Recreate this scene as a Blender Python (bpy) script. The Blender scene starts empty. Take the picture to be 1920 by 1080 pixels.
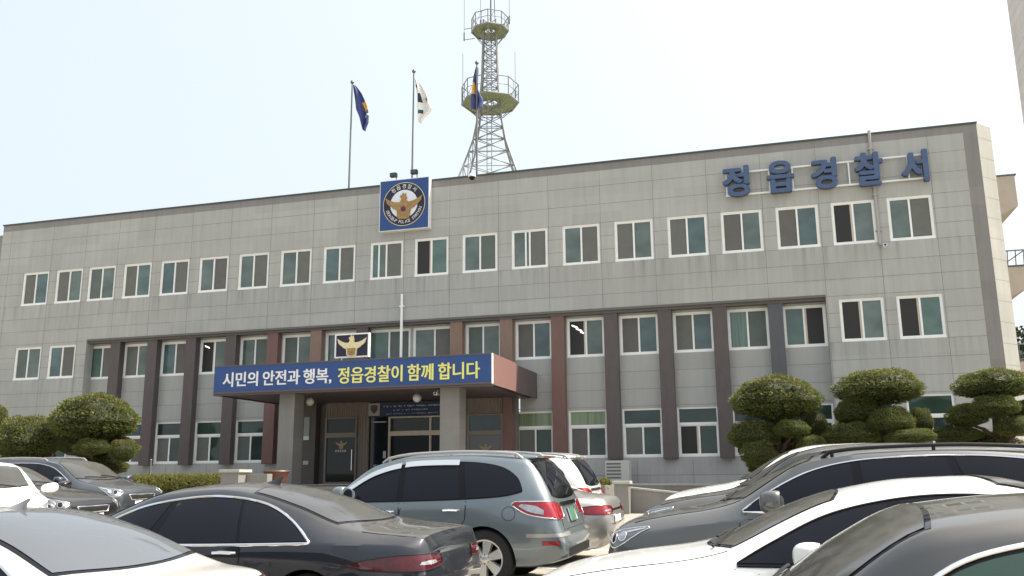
import bpy, bmesh, math, random
import numpy as np
from math import radians, sin, cos, pi, hypot, atan2
from mathutils import Vector, Matrix
from mathutils.bvhtree import BVHTree
from mathutils.geometry import delaunay_2d_cdt
random.seed(7); RNG = np.random.default_rng(7)
S = bpy.context.scene
COL = S.collection

# ------------------------------------------------------------------ camera, sky, sun, exposure
YAW, PITCH, ROLL = -0.28435351, 0.20918995, -0.00805847
CAMP = Vector((13.8385, -32.4946, 1.6)); FPX = 1669.273
fw = Vector((sin(YAW)*cos(PITCH), cos(YAW)*cos(PITCH), sin(PITCH)))
rt = Vector((cos(YAW), -sin(YAW), 0)); up = rt.cross(fw)
r2 = cos(ROLL)*rt + sin(ROLL)*up; u2 = -sin(ROLL)*rt + cos(ROLL)*up
cam = bpy.data.cameras.new('camera'); camo = bpy.data.objects.new('camera', cam); COL.objects.link(camo)
cam.sensor_width = 36; cam.lens = FPX/1920*36; cam.clip_start = .1; cam.clip_end = 4000
camo.matrix_world = Matrix(((r2.x, u2.x, -fw.x, CAMP.x), (r2.y, u2.y, -fw.y, CAMP.y), (r2.z, u2.z, -fw.z, CAMP.z), (0, 0, 0, 1)))
S.camera = camo
SUN_EL, SUN_AZ = radians(57), atan2(.91, .41)          # azimuth measured from +Y towards +X
w = bpy.data.worlds.new("World"); S.world = w; w.use_nodes = True
nt = w.node_tree; bg = nt.nodes['Background']
sky = nt.nodes.new('ShaderNodeTexSky'); sky.sky_type = 'NISHITA'; sky.sun_disc = False
sky.sun_elevation = SUN_EL; sky.sun_rotation = SUN_AZ; sky.air_density = 1.0; sky.dust_density = 10.0; sky.ozone_density = 1.0
hz = nt.nodes.new('ShaderNodeMix'); hz.data_type = 'RGBA'; hz.inputs[0].default_value = .62; hz.inputs[7].default_value = (3.4, 3.72, 3.9, 1)   # thin bright haze layer over the blue
nt.links.new(sky.outputs[0], hz.inputs[6]); nt.links.new(hz.outputs[2], bg.inputs[0]); bg.inputs[1].default_value = 0.15
sl = bpy.data.lights.new('sun', 'SUN'); sl.energy = 4.2; sl.angle = radians(.6); sl.color = (1, .95, .86)
so = bpy.data.objects.new('sun', sl); COL.objects.link(so)
sd = Vector((cos(SUN_EL)*sin(SUN_AZ), cos(SUN_EL)*cos(SUN_AZ), sin(SUN_EL)))
so.rotation_euler = sd.to_track_quat('Z', 'Y').to_euler(); so.location = (40, 20, 60)
S.view_settings.view_transform = 'Standard'; S.view_settings.look = 'None'
S.view_settings.exposure = 1.07; S.view_settings.gamma = 1
S.cycles.max_bounces = 6

# ------------------------------------------------------------------ ground height
SL = .02
def gz(y, x=20.):
    t = min(max((6-x)/4.5, 0), 1); return SL*(min(max(y, -32.4946), 0) + 32.4946) + .2*t*t*(3-2*t)*min(max((y+26)/4, 0), 1)

# ------------------------------------------------------------------ materials
MATS = {}
def mat(name, col, rough=.7, metal=0., coat=0., spec=.5, noise=0., nscale=8., stretch=(1, 1, 1), bump=0., bscale=60., emis=None, dust=0.):
    if name in MATS: return MATS[name]
    m = bpy.data.materials.new(name); m.use_nodes = True; t = m.node_tree; b = t.nodes['Principled BSDF']
    b.inputs['Base Color'].default_value = (*col, 1); b.inputs['Roughness'].default_value = rough
    b.inputs['Metallic'].default_value = metal; b.inputs['Coat Weight'].default_value = coat
    b.inputs['Coat Roughness'].default_value = .04; b.inputs['Specular IOR Level'].default_value = spec
    L = t.links.new; tc = t.nodes.new('ShaderNodeTexCoord'); cur = None
    if noise:
        mp = t.nodes.new('ShaderNodeMapping'); mp.inputs['Scale'].default_value = stretch; L(tc.outputs['Object'], mp.inputs[0])
        n = t.nodes.new('ShaderNodeTexNoise'); n.inputs['Scale'].default_value = nscale; n.inputs['Detail'].default_value = 6; n.inputs['Roughness'].default_value = .65
        L(mp.outputs[0], n.inputs['Vector'])
        r = t.nodes.new('ShaderNodeMapRange'); r.inputs[1].default_value = .25; r.inputs[2].default_value = .75
        r.inputs[3].default_value = 1-noise; r.inputs[4].default_value = 1+noise; L(n.outputs[0], r.inputs[0])
        v = t.nodes.new('ShaderNodeVectorMath'); v.operation = 'SCALE'; v.inputs[0].default_value = col; L(r.outputs[0], v.inputs['Scale'])
        cur = v.outputs[0]; L(cur, b.inputs['Base Color'])
    if dust:
        g = t.nodes.new('ShaderNodeNewGeometry'); sx = t.nodes.new('ShaderNodeSeparateXYZ'); L(g.outputs['Normal'], sx.inputs[0])
        r = t.nodes.new('ShaderNodeMapRange'); r.inputs[1].default_value = .72; r.inputs[2].default_value = 1.; r.inputs[4].default_value = dust; L(sx.outputs[2], r.inputs[0])
        n = t.nodes.new('ShaderNodeTexNoise'); n.inputs['Scale'].default_value = 2.2; n.inputs['Detail'].default_value = 8; n.inputs['Roughness'].default_value = .7
        mp = t.nodes.new('ShaderNodeMapping'); mp.inputs['Scale'].default_value = (1, 2.5, 1); L(tc.outputs['Object'], mp.inputs[0]); L(mp.outputs[0], n.inputs['Vector'])
        r2_ = t.nodes.new('ShaderNodeMapRange'); r2_.inputs[1].default_value = .3; r2_.inputs[2].default_value = .7; r2_.inputs[3].default_value = .45; L(n.outputs[0], r2_.inputs[0])
        mu = t.nodes.new('ShaderNodeMath'); mu.operation = 'MULTIPLY'; L(r.outputs[0], mu.inputs[0]); L(r2_.outputs[0], mu.inputs[1])
        mx = t.nodes.new('ShaderNodeMix'); mx.data_type = 'RGBA'; mx.inputs[6].default_value = (*col, 1); mx.inputs[7].default_value = (.19, .17, .13, 1)
        L(mu.outputs[0], mx.inputs[0]); L(mx.outputs[2], b.inputs['Base Color'])
        r3 = t.nodes.new('ShaderNodeMapRange'); r3.inputs[3].default_value = rough; r3.inputs[4].default_value = .6; L(mu.outputs[0], r3.inputs[0]); L(r3.outputs[0], b.inputs['Roughness'])
        r4 = t.nodes.new('ShaderNodeMapRange'); r4.inputs[3].default_value = coat; r4.inputs[4].default_value = coat*.25; L(mu.outputs[0], r4.inputs[0]); L(r4.outputs[0], b.inputs['Coat Weight'])
    if bump:
        n = t.nodes.new('ShaderNodeTexNoise'); n.inputs['Scale'].default_value = bscale; n.inputs['Detail'].default_value = 4; L(tc.outputs['Object'], n.inputs['Vector'])
        bp = t.nodes.new('ShaderNodeBump'); bp.inputs['Strength'].default_value = bump; bp.inputs['Distance'].default_value = .02; L(n.outputs[0], bp.inputs['Height']); L(bp.outputs[0], b.inputs['Normal'])
    if emis: b.inputs['Emission Color'].default_value = (*emis, 1); b.inputs['Emission Strength'].default_value = 1
    MATS[name] = m; return m

def granite(name, col, pw=2.0, ph=.66, x0=0., z0=0., stain=.12, runs=()):
    """granite cladding: speckle, slightly different slabs, long vertical weather streaks"""
    m = bpy.data.materials.new(name); m.use_nodes = True; t = m.node_tree; b = t.nodes['Principled BSDF']; L = t.links.new
    b.inputs['Roughness'].default_value = .55
    tc = t.nodes.new('ShaderNodeTexCoord'); sx = t.nodes.new('ShaderNodeSeparateXYZ'); L(tc.outputs['Object'], sx.inputs[0])
    def M(op, a, bb):
        n = t.nodes.new('ShaderNodeMath'); n.operation = op
        for k, q in enumerate((a, bb)):
            if q is None: continue
            if isinstance(q, (int, float)): n.inputs[k].default_value = q
            else: L(q, n.inputs[k])
        return n.outputs[0]
    cx = M('FLOOR', M('DIVIDE', M('SUBTRACT', sx.outputs[0], x0), pw), None); cz = M('FLOOR', M('DIVIDE', M('SUBTRACT', sx.outputs[2], z0), ph), None)
    cb = t.nodes.new('ShaderNodeCombineXYZ'); L(cx, cb.inputs[0]); L(cz, cb.inputs[1])
    wn = t.nodes.new('ShaderNodeTexWhiteNoise'); L(cb.outputs[0], wn.inputs[0])
    def noise(sc, st, lo, hi, det=6):
        mp = t.nodes.new('ShaderNodeMapping'); mp.inputs['Scale'].default_value = st; L(tc.outputs['Object'], mp.inputs[0])
        n = t.nodes.new('ShaderNodeTexNoise'); n.inputs['Scale'].default_value = sc; n.inputs['Detail'].default_value = det; n.inputs['Roughness'].default_value = .6; L(mp.outputs[0], n.inputs['Vector'])
        r = t.nodes.new('ShaderNodeMapRange'); r.inputs[1].default_value = .3; r.inputs[2].default_value = .7; r.inputs[3].default_value = lo; r.inputs[4].default_value = hi; L(n.outputs[0], r.inputs[0]); return r.outputs[0]
    a = noise(45, (1, 1, 1), .90, 1.10); c = noise(2.2, (2.2, 1, .16), 1-stain, 1.04, 8); e = noise(.25, (1, 1, 1), .95, 1.05, 3)
    v = M('MULTIPLY_ADD', wn.outputs[0], .10); v.node.inputs[2].default_value = .95
    f = M('MULTIPLY', M('MULTIPLY', a, c), M('MULTIPLY', e, v))
    if runs:
        st = noise(1.5, (3.2, 1, .05), 0, 1, 5); tot = None
        for zs in runs:
            r = t.nodes.new('ShaderNodeMapRange'); r.inputs[1].default_value = zs-1.1; r.inputs[2].default_value = zs; L(sx.outputs[2], r.inputs[0])
            g = M('MULTIPLY', r.outputs[0], M('LESS_THAN', sx.outputs[2], zs)); tot = g if tot is None else M('ADD', tot, g)
        p_ = M('POWER', st, 2.5); f = M('MULTIPLY', f, M('SUBTRACT', 1., M('MULTIPLY', M('MULTIPLY', p_, tot), .36)))
    s = t.nodes.new('ShaderNodeVectorMath'); s.operation = 'SCALE'; s.inputs[0].default_value = col; L(f, s.inputs['Scale']); L(s.outputs[0], b.inputs['Base Color'])
    bp = t.nodes.new('ShaderNodeBump'); bp.inputs['Strength'].default_value = .15; bp.inputs['Distance'].default_value = .01; L(a, bp.inputs['Height']); L(bp.outputs[0], b.inputs['Normal'])
    MATS[name] = m; return m

GRAN = granite('granite_grey', (.406, .406, .374), x0=.75, z0=8.89, runs=(9.52, 6.07))
GRAN_D = granite('granite_dark_band', (.235, .22, .205), x0=.75)
GRAN_R = granite('granite_recess', (.388, .388, .363), x0=.5, z0=4.1, stain=.08)
GRAN_B = granite('granite_base', (.42, .415, .40), x0=.5, z0=.3)
STONE = granite('granite_pillar', (.225, .215, .195), pw=.6, ph=.5)
JOINT = mat('joint', (.215, .21, .195), .9)
PIL_D = mat('pilaster_dark', (.10, .08, .078), .6, noise=.15, nscale=6, stretch=(1, 1, .3))
PIL_R = mat('pilaster_red', (.175, .095, .082), .6, noise=.12, nscale=6, stretch=(1, 1, .3))
PIL_L = mat('pilaster_tan', (.24, .155, .115), .6, noise=.12, nscale=6, stretch=(1, 1, .3))
PIL_B = mat('pilaster_slate', (.095, .097, .105), .6, noise=.12, nscale=6, stretch=(1, 1, .3))
WHITE = mat('window_white', (.87, .865, .83), .45, noise=.06, nscale=3)
WHITEP = mat('white_paint', (.8, .8, .78), .4)
CREAM = mat('cream_metal', (.55, .49, .38), .5, noise=.1)
SOFFIT = mat('soffit', (.145, .135, .125), .7, noise=.1)
COPING = mat('coping_green', (.05, .075, .065), .5)
SCREEN = mat('fly_screen', (.145, .15, .132), .8, noise=.1, nscale=3); SCREEN2 = mat('fly_screen_green', (.115, .14, .125), .75, noise=.12, nscale=2); SCREEN3 = mat('fly_screen_brown', (.135, .128, .118), .8, noise=.1, nscale=3)
DARKROOM = mat('dark_opening', (.022, .02, .02), .6)
TUBE = mat('ceiling_tube', (.9, .9, .85), .5, emis=(.8, .8, .75))
def teal(name, col, stripes=0.):
    m = mat(name, col, .04, spec=.6)
    t = m.node_tree; b = t.nodes['Principled BSDF']; L = t.links.new
    tc = t.nodes.new('ShaderNodeTexCoord'); mp = t.nodes.new('ShaderNodeMapping'); mp.inputs['Scale'].default_value = (9, 9, .15) if stripes else (.6, .6, .9); L(tc.outputs['Object'], mp.inputs[0])
    n = t.nodes.new('ShaderNodeTexNoise'); n.inputs['Scale'].default_value = 1.6; n.inputs['Detail'].default_value = 3; L(mp.outputs[0], n.inputs['Vector'])
    r = t.nodes.new('ShaderNodeMapRange'); r.inputs[1].default_value = .3; r.inputs[2].default_value = .7; r.inputs[3].default_value = 1-max(stripes, .28); r.inputs[4].default_value = 1+max(stripes, .28); L(n.outputs[0], r.inputs[0])
    s = t.nodes.new('ShaderNodeVectorMath'); s.operation = 'SCALE'; s.inputs[0].default_value = col; L(r.outputs[0], s.inputs['Scale']); L(s.outputs[0], b.inputs['Base Color'])
    bp = t.nodes.new('ShaderNodeBump'); bp.inputs['Strength'].default_value = .02; bp.inputs['Distance'].default_value = .05
    n2 = t.nodes.new('ShaderNodeTexNoise'); n2.inputs['Scale'].default_value = 1.2; L(tc.outputs['Object'], n2.inputs['Vector']); L(n2.outputs[0], bp.inputs['Height']); L(bp.outputs[0], b.inputs['Normal'])
    return m
TEAL = [teal('glass_teal', (.095, .155, .135)), teal('glass_teal_deep', (.085, .13, .128)), teal('glass_teal_grey', (.115, .15, .135)), teal('glass_teal_curtain', (.13, .20, .17), .35)]
DGLASS = [teal('glass_dark', (.03, .05, .048)), teal('glass_dark_green', (.032, .06, .048))]
BLIND = teal('glass_blind', (.20, .26, .15), .15)
DOORGL = mat('door_glass', (.03, .033, .03), .05, spec=.35)
BLUE = mat('sign_blue', (.018, .062, .21), .4, noise=.1, nscale=2)
NAVY = mat('navy', (.012, .012, .035), .45)
GOLD = mat('gold', (.33, .20, .065), .4, noise=.4, nscale=9)
GOLDP = mat('pale_gold', (.74, .64, .38), .45, noise=.2, nscale=12)
YELLOW = mat('letter_yellow', (.80, .76, .22), .5)
LETBLUE = mat('letter_blue', (.062, .10, .195), .5, noise=.2, nscale=3)
PINK = mat('canopy_side', (.21, .115, .10), .5, noise=.06)
CANDARK = mat('canopy_end', (.105, .082, .082), .5)
STEEL = mat('galv_steel', (.20, .205, .19), .6, metal=.1, noise=.2)
STEELG = mat('mesh_deck_green', (.17, .20, .085), .7, noise=.3, nscale=5)
DSTEEL = mat('dark_steel', (.10, .11, .11), .5)
BLACK = mat('black_plastic', (.012, .012, .013), .5, spec=.25); GBLACK = mat('gloss_black', (.006, .006, .008), .06, spec=.2)
RUBBER = mat('rubber', (.018, .018, .018), .85)
ALLOY = mat('alloy', (.62, .62, .60), .3, metal=.7)
CHROME = mat('chrome', (.80, .80, .82), .12, metal=1.)
GLASSC = mat('car_glass', (.008, .009, .013), .03, spec=.22)
GLASSD = mat('car_windscreen', (.03, .03, .028), .05, spec=.5, dust=.35)
GLASSG = mat('car_rear_glass', (.035, .037, .04), .06, spec=.6, dust=.25); GLASSL = mat('car_rear_glass_sky', (.085, .092, .10), .06, spec=.9)  # the paler second glass has sky reflection put into its base colour
REDL = mat('tail_red', (.26, .008, .018), .12, coat=1., spec=.2, noise=.5, nscale=22)
HEADL = mat('lamp_housing', (.13, .135, .14), .12, metal=.3, coat=1., noise=.4, nscale=18)
CLEARL = mat('lamp_clear', (.36, .38, .40), .1, metal=.35, coat=1., noise=.35, nscale=16)
PLATEG = mat('plate_green', (.05, .13, .075), .5)
PLATEW = mat('plate_white', (.75, .75, .72), .5)
BARK = mat('bark', (.09, .06, .045), .95, noise=.3, nscale=10, bump=.6)
SKIN = mat('skin', (.50, .30, .21), .6)
UNIF = mat('uniform', (.03, .035, .06), .8)
TERRA = mat('pot_brown', (.13, .05, .03), .5, noise=.2)
def paint(name, col, metal=.5, dust=.0, rough=.32): return mat(name, col, rough, metal=metal, coat=1., dust=dust, spec=.12)
P_WHITE = paint('paint_white', (.80, .80, .77), 0, .10); P_DARK = paint('paint_charcoal', (.020, .023, .031), .3, .55)
P_GREY = paint('paint_bluegrey', (.17, .20, .215), .5, .15); P_SILV = paint('paint_silver', (.42, .41, .39), .6, .2)
P_GUN = paint('paint_gunmetal', (.10, .103, .103), .45, .4); P_BLACK = paint('paint_black', (.012, .012, .014), .3, .3)
P_BEIGE = paint('paint_pearl', (.42, .41, .385), 0, .15); P_GUN2 = paint('paint_grey', (.065, .068, .066), .4, .5); P_GRAPH = paint('paint_graphite', (.035, .038, .040), .35, .5); P_NAVY = paint('paint_slate', (.05, .058, .068), .5, .3)

# ------------------------------------------------------------------ mesh helpers
class MB:
    def __init__(s): s.v = []; s.f = []; s.m = []
    def add(s, vs, fs, mi=0):
        o = len(s.v); s.v += [tuple(p) for p in vs]; s.f += [tuple(i+o for i in f) for f in fs]; s.m += [mi]*len(fs); return s
    def box(s, x0, x1, y0, y1, z0, z1, mi=0):
        return s.add([(x0,y0,z0),(x1,y0,z0),(x1,y1,z0),(x0,y1,z0),(x0,y0,z1),(x1,y0,z1),(x1,y1,z1),(x0,y1,z1)],
                     [(0,3,2,1),(4,5,6,7),(0,1,5,4),(1,2,6,5),(2,3,7,6),(3,0,4,7)], mi)
    def quad(s, a, b, c, d, mi=0): return s.add([a, b, c, d], [(0,1,2,3)], mi)
    def prism(s, poly, y0, y1, mi=0):                     # polygon in (x, z), extruded along y; y0 = front
        n = len(poly); vs = [(x, y0, z) for x, z in poly] + [(x, y1, z) for x, z in poly]
        a = sum(poly[i][0]*poly[(i+1) % n][1]-poly[(i+1) % n][0]*poly[i][1] for i in range(n))
        fs = [tuple(range(n)), tuple(range(2*n-1, n-1, -1))] + [(i, n+i, n+(i+1) % n, (i+1) % n) for i in range(n)]
        if a < 0: fs = [tuple(reversed(f)) for f in fs]
        return s.add(vs, fs, mi)
    def tube(s, pts, r, n=6, mi=0, closed=False, cap=True):
        P = [Vector(p) for p in pts]; K = len(P); R = r if isinstance(r, (list, tuple)) else [r]*K; rings = []; pr = None
        for i in range(K):
            a = P[(i-1) % K] if (i > 0 or closed) else P[i]; b = P[(i+1) % K] if (i < K-1 or closed) else P[i]
            d = (b-a); d = d.normalized() if d.length > 1e-9 else Vector((0, 0, 1))
            if pr is None: q = d.cross(Vector((0, 0, 1))); q = q if q.length > .05 else d.cross(Vector((0, 1, 0)))
            else: q = pr - d*pr.dot(d)
            q.normalize(); pr = q; e = d.cross(q)
            rings.append([P[i]+R[i]*(cos(2*pi*k/n)*q+sin(2*pi*k/n)*e) for k in range(n)])
        vs = [p for g in rings for p in g]; fs = []
        for i in range(K if closed else K-1):
            j = (i+1) % K
            for k in range(n): fs.append((i*n+k, i*n+(k+1) % n, j*n+(k+1) % n, j*n+k))
        if cap and not closed: fs += [tuple(range(n-1, -1, -1)), tuple((K-1)*n+k for k in range(n))]
        return s.add(vs, fs, mi)
    def lathe(s, prof, n=24, c=(0, 0, 0), axis='z', mi=0, sx=1, sy=1):
        vs = []; fs = []
        for r, h in prof:
            for k in range(n):
                a = 2*pi*k/n; p = (r*cos(a)*sx, r*sin(a)*sy, h)
                if axis == 'y': p = (p[0], p[2], p[1])
                vs.append((p[0]+c[0], p[1]+c[1], p[2]+c[2]))
        for i in range(len(prof)-1):
            for k in range(n):
                q = (i*n+k, i*n+(k+1) % n, (i+1)*n+(k+1) % n, (i+1)*n+k); fs.append(q if axis == 'z' else q[::-1])
        return s.add(vs, fs, mi)
    def ball(s, c, rx, ry, rz, n=16, m=10, mi=0):
        return s.lathe([(max(cos(pi*(i/m-.5)), 1e-3), sin(pi*(i/m-.5))) for i in range(m+1)], n, (0, 0, 0), mi=mi).scale_last((m+1)*n, c, rx, ry, rz)
    def scale_last(s, k, c, rx, ry, rz):
        for i in range(len(s.v)-k, len(s.v)): x, y, z = s.v[i]; s.v[i] = (c[0]+x*rx, c[1]+y*ry, c[2]+z*rz)
        return s
    def build(s, name, mats, parent=None, smooth=False, bevel=0, angle=35):
        me = bpy.data.meshes.new(name); me.from_pydata(s.v, [], s.f)
        if not isinstance(mats, (list, tuple)): mats = [mats]
        for m in mats: me.materials.append(m)
        me.polygons.foreach_set('material_index', s.m)
        if smooth: me.polygons.foreach_set('use_smooth', [True]*len(me.polygons)); me.set_sharp_from_angle(angle=radians(angle))
        me.update()
        o = bpy.data.objects.new(name, me); COL.objects.link(o); o.parent = parent
        if bevel:
            b = o.modifiers.new('bevel', 'BEVEL'); b.width = bevel; b.segments = 2; b.limit_method = 'ANGLE'
        return o
def tag(o, label=None, cat=None, group=None, kind=None):
    if label: o['label'] = label
    if cat: o['category'] = cat
    if group: o['group'] = group
    if kind: o['kind'] = kind
    return o
def thing(name, label, cat, loc=(0, 0, 0), rz=0, group=None):
    o = bpy.data.objects.new(name, None); COL.objects.link(o); o.empty_display_size = .3; o.location = loc; o.rotation_euler = (0, 0, rz)
    return tag(o, label, cat, group)
def text_mesh(body, bold=.02, extrude=.0, res=4, spacing=1., word=1.):
    c = bpy.data.curves.new('t', 'FONT'); c.body = body; c.offset = bold; c.extrude = extrude; c.resolution_u = res
    c.space_character = spacing; c.space_word = word
    o = bpy.data.objects.new('t', c); COL.objects.link(o); dg = bpy.context.evaluated_depsgraph_get(); dg.update()
    me = o.evaluated_get(dg).to_mesh(); v = [tuple(q.co) for q in me.vertices]; f = [tuple(p.vertices) for p in me.polygons]
    o.evaluated_get(dg).to_mesh_clear(); bpy.data.objects.remove(o); bpy.data.curves.remove(c); return v, f
def text_fit(mb, body, x0, x1, z0, z1, yf, depth, bold=.02, mi=0, **k):
    """lettering standing on a wall that faces -Y, fitted to a box; yf = front plane"""
    v, f = text_mesh(body, 0, .5, **k); a = np.array(v); lo = a.min(0); hi = a.max(0)
    q = (a-lo)/(hi-lo+1e-9); bw = bold*(z1-z0)
    for i, (dx, dz) in enumerate(((0, 0), (bw, 0), (-bw, 0), (0, bw*.6), (0, -bw*.6), (bw*.7, bw*.45), (-bw*.7, -bw*.45), (bw*.7, -bw*.45), (-bw*.7, bw*.45))):
        mb.add([(x0+bw+p[0]*(x1-x0-2*bw)+dx, yf+i*.0004+(1-p[2])*depth, z0+bw*.6+p[1]*(z1-z0-1.2*bw)+dz) for p in q], f, mi)
def curve(pts, n=8):
    """Catmull-Rom through 2-D points"""
    out = []; P = [pts[0]]+list(pts)+[pts[-1]]
    for i in range(1, len(P)-2):
        a, b, c, d = (np.array(P[i+k], float) for k in (-1, 0, 1, 2))
        for j in range(n):
            t = j/n; out.append(tuple(.5*(2*b+(c-a)*t+(2*a-5*b+4*c-d)*t*t+(3*b-a-3*c+d)*t**3)))
    out.append(tuple(pts[-1])); return out

# ------------------------------------------------------------------ setting: ground
mb = MB()
ys = [-1500, -60, -32.4946, -28, -26, -25, -24, -23, -22, -20, -12, -6, 0, 60, 1500]; xs = [-1500, -60, -20, 0, 1.5, 2.25, 3, 3.75, 4.5, 5.25, 6, 20, 60, 1500]
for i in range(len(xs)-1):
    for j in range(len(ys)-1):
        mb.quad((xs[i], ys[j], gz(ys[j], xs[i])), (xs[i+1], ys[j], gz(ys[j], xs[i+1])), (xs[i+1], ys[j+1], gz(ys[j+1], xs[i+1])), (xs[i], ys[j+1], gz(ys[j+1], xs[i])))
GROUND = mat('paving', (.27, .245, .205), .85, noise=.22, nscale=3.5, bump=.3, bscale=40)
tag(mb.build('ground', GROUND), kind='structure')
# parking bays: thin painted lines
PL = mat('bay_paint', (.7, .69, .64), .8, noise=.25, nscale=7)
mb = MB()
def gline(x0, x1, y0, y1):
    n = max(1, int((x1-x0)/.25))
    for k in range(n):
        a, b = x0+(x1-x0)*k/n, x0+(x1-x0)*(k+1)/n
        mb.quad((a, y0, gz(y0, a)+.006), (b, y0, gz(y0, b)+.006), (b, y1, gz(y1, b)+.006), (a, y1, gz(y1, a)+.006))
for y in (-29.0, -25.9, -22.5, -19.1, -16.4): gline(6.6, 11.6, y-.06, y+.06)
for y in (-26.95, -23.9, -20.9, -18.2): gline(11.9, 17, y-.06, y+.06)
for y in (-21.8, -19.1, -16.5, -13.9): gline(-3, 2.2, y-.06, y+.06)
tag(mb.build('bay_markings', PL), kind='structure')

# ------------------------------------------------------------------ the police station
X3 = [-18.692, -16.802, -15.002, -13.1, -11.144, -9.164, -7.184, -5.159, -3.139, -1.0, .967, 3.019, 5.063, 7.115, 9.146, 11.15, 13.107, 15.056, 16.952, 18.812]
HW = .73
XL, XR, ZR = -20.9, 21.2, 13.50
RX0, RX1, RZ = -15.5, 15.805, 7.775; RY = .45
Z3 = (9.523, 11.099); Z2 = (6.076, 7.582); Z2R = (6.02, 7.52); Z1 = (2.26, 4.03); Z1F = (2.3, 4.2); ZT = 3.43
PS = thing('police_station', 'long grey granite police station with rows of white framed windows and a flat roof', 'building')
def wall_cells(mb, x0, x1, z0, z1, holes, y, mi=0, rev=.12, mir=0):
    xs = sorted({x0, x1, *[h[0] for h in holes], *[h[1] for h in holes]}); zs = sorted({z0, z1, *[h[2] for h in holes], *[h[3] for h in holes]})
    for i in range(len(xs)-1):
        for j in range(len(zs)-1):
            cx, cz = (xs[i]+xs[i+1])/2, (zs[j]+zs[j+1])/2
            if any(h[0] < cx < h[1] and h[2] < cz < h[3] for h in holes): continue
            mb.quad((xs[i], y, zs[j]), (xs[i+1], y, zs[j]), (xs[i+1], y, zs[j+1]), (xs[i], y, zs[j+1]), mi)
    for h in holes:
        d = h[4] if len(h) > 4 else rev
        if d <= 0: continue
        a, b, c, e = h[:4]
        mb.quad((a, y, c), (b, y, c), (b, y+d, c), (a, y+d, c), mir); mb.quad((a, y, e), (a, y+d, e), (b, y+d, e), (b, y, e), mir)
        mb.quad((a, y, c), (a, y+d, c), (a, y+d, e), (a, y, e), mir); mb.quad((b, y, c), (b, y, e), (b, y+d, e), (b, y+d, c), mir)
flush3 = [(x-HW, x+HW, *Z3) for x in X3]
side = (0, 1, 18, 19)
flush2 = [(X3[i]-HW, X3[i]+HW, *Z2) for i in side]; flush1 = [(X3[i]-HW, X3[i]+HW, *Z1F) for i in side]
mb = MB()
wall_cells(mb, XL, 20.75, .2, 13.2, flush3+flush2+flush1+[(RX0, RX1, .2, RZ, RY)], 0)
# joints between slabs: thin recessed-colour lines 2 mm proud
jw = .008
def vj(x, z0, z1, y): mb.box(x-jw, x+jw, y-.002, y+.01, z0, z1, 1)
def hj(z, x0, x1, y): mb.box(x0, x1, y-.002, y+.01, z-jw, z+jw, 1)
vx = [XL+.55]+[x+HW+.05 for x in X3]
for i, x in enumerate(vx):
    j = i-1
    z0 = RZ if RX0 < x < RX1-.1 else .3
    vj(x, z0, 13.2, 0)
for z in (12.592, 11.854): hj(z, XL, 20.75, 0)
for z in (8.89, 8.304): hj(z, XL, 20.75, 0)
edges = [XL]+[e for x in X3 for e in (x-HW, x+HW)]+[20.75]
for z in (11.11, 10.58, 10.05, 9.51):
    for k in range(0, len(edges), 2): hj(z, edges[k], edges[k+1], 0)
for (a, b) in ((XL, X3[0]-HW), (X3[0]+HW, X3[1]-HW), (X3[1]+HW, RX0), (RX1, X3[18]-HW), (X3[18]+HW, X3[19]-HW), (X3[19]+HW, 20.75)):
    for z in (7.1, 6.6, 6.07, 3.6, 3.0): hj(z, a, b, 0)
for z in (7.7, 5.45, 4.85, 4.27, 1.9, 1.2): hj(z, XL, RX0, 0); hj(z, RX1, 20.75, 0)
mb.build('wall', [GRAN, JOINT], PS)
# recessed bays
mb = MB()
HWR = lambda i: .93 if i in (9, 10) else HW
rec = list(range(2, 18)); gf = [i for i in rec if i not in (7, 8, 9, 10, 11)]
gf = [i for i in rec if not 8 <= i <= 11]
wall_cells(mb, RX0, RX1, .2, RZ, [(X3[i]-HWR(i), X3[i]+HWR(i), *Z2R) for i in rec]+[(X3[i]-HW, X3[i]+HW, *Z1) for i in gf if i != 7]+[(-5.2, 4.5, 1.35, 4.75, 0)], RY)
for z in (5.4, 4.75, 4.12):
    hj(z, RX0, RX1, RY)
mb.build('recessed_wall', [GRAN_R, JOINT], PS)
mb = MB()
for a, b in ((RX0, -5.3), (4.6, RX1)):
    mb.box(a, b, .41, RY+.002, .2, 2.2, 0)
    for k in range(int((b-a)/2.0)+1): mb.box(a+.3+k*2, a+.316+k*2, .407, .43, .2, 2.2, 1)
    mb.box(a, b, .407, .43, 1.62, 1.635, 1)
    mb.build('plinth', [GRAN_B, JOINT], PS); mb = MB()
# stepped trim under the recess soffit
mb = MB(); mb.box(RX0+.005, RX1-.005, .12, RY-.003, 7.60, 7.77, 0); mb.box(RX0+.005, RX1-.005, .003, .118, 7.69, 7.768, 0)
mb.build('soffit_trim', SOFFIT, PS)
mb = MB()
wall_cells(mb, XL, 20.75, 13.2, ZR, [], -.004); wall_cells(mb, 20.75, XR, .2, ZR, [], -.004)
for x in vx: mb.box(x-jw, x+jw, -.007, .01, 13.2, ZR, 1)
mb.build('dark_band', [GRAN_D, JOINT], PS)
mb = MB(); mb.box(XL-.03, XR+.02, -.05, .4, ZR, ZR+.06); mb.build('roof_coping', COPING, PS)
mb = MB(); ce = XR+.56
GRAN_P = granite('granite_pale', (.42, .41, .36), pw=.8, ph=.75)  # pale warm granite, also used for wall copings and pillar caps
mb.quad((XR, -.004, .2), (ce, .6, .2), (ce, .6, ZR+.02), (XR, -.004, ZR+.02)); mb.quad((ce, .6, .2), (ce-.3, 14, .2), (ce-.3, 14, ZR), (ce, .6, ZR))
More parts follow.
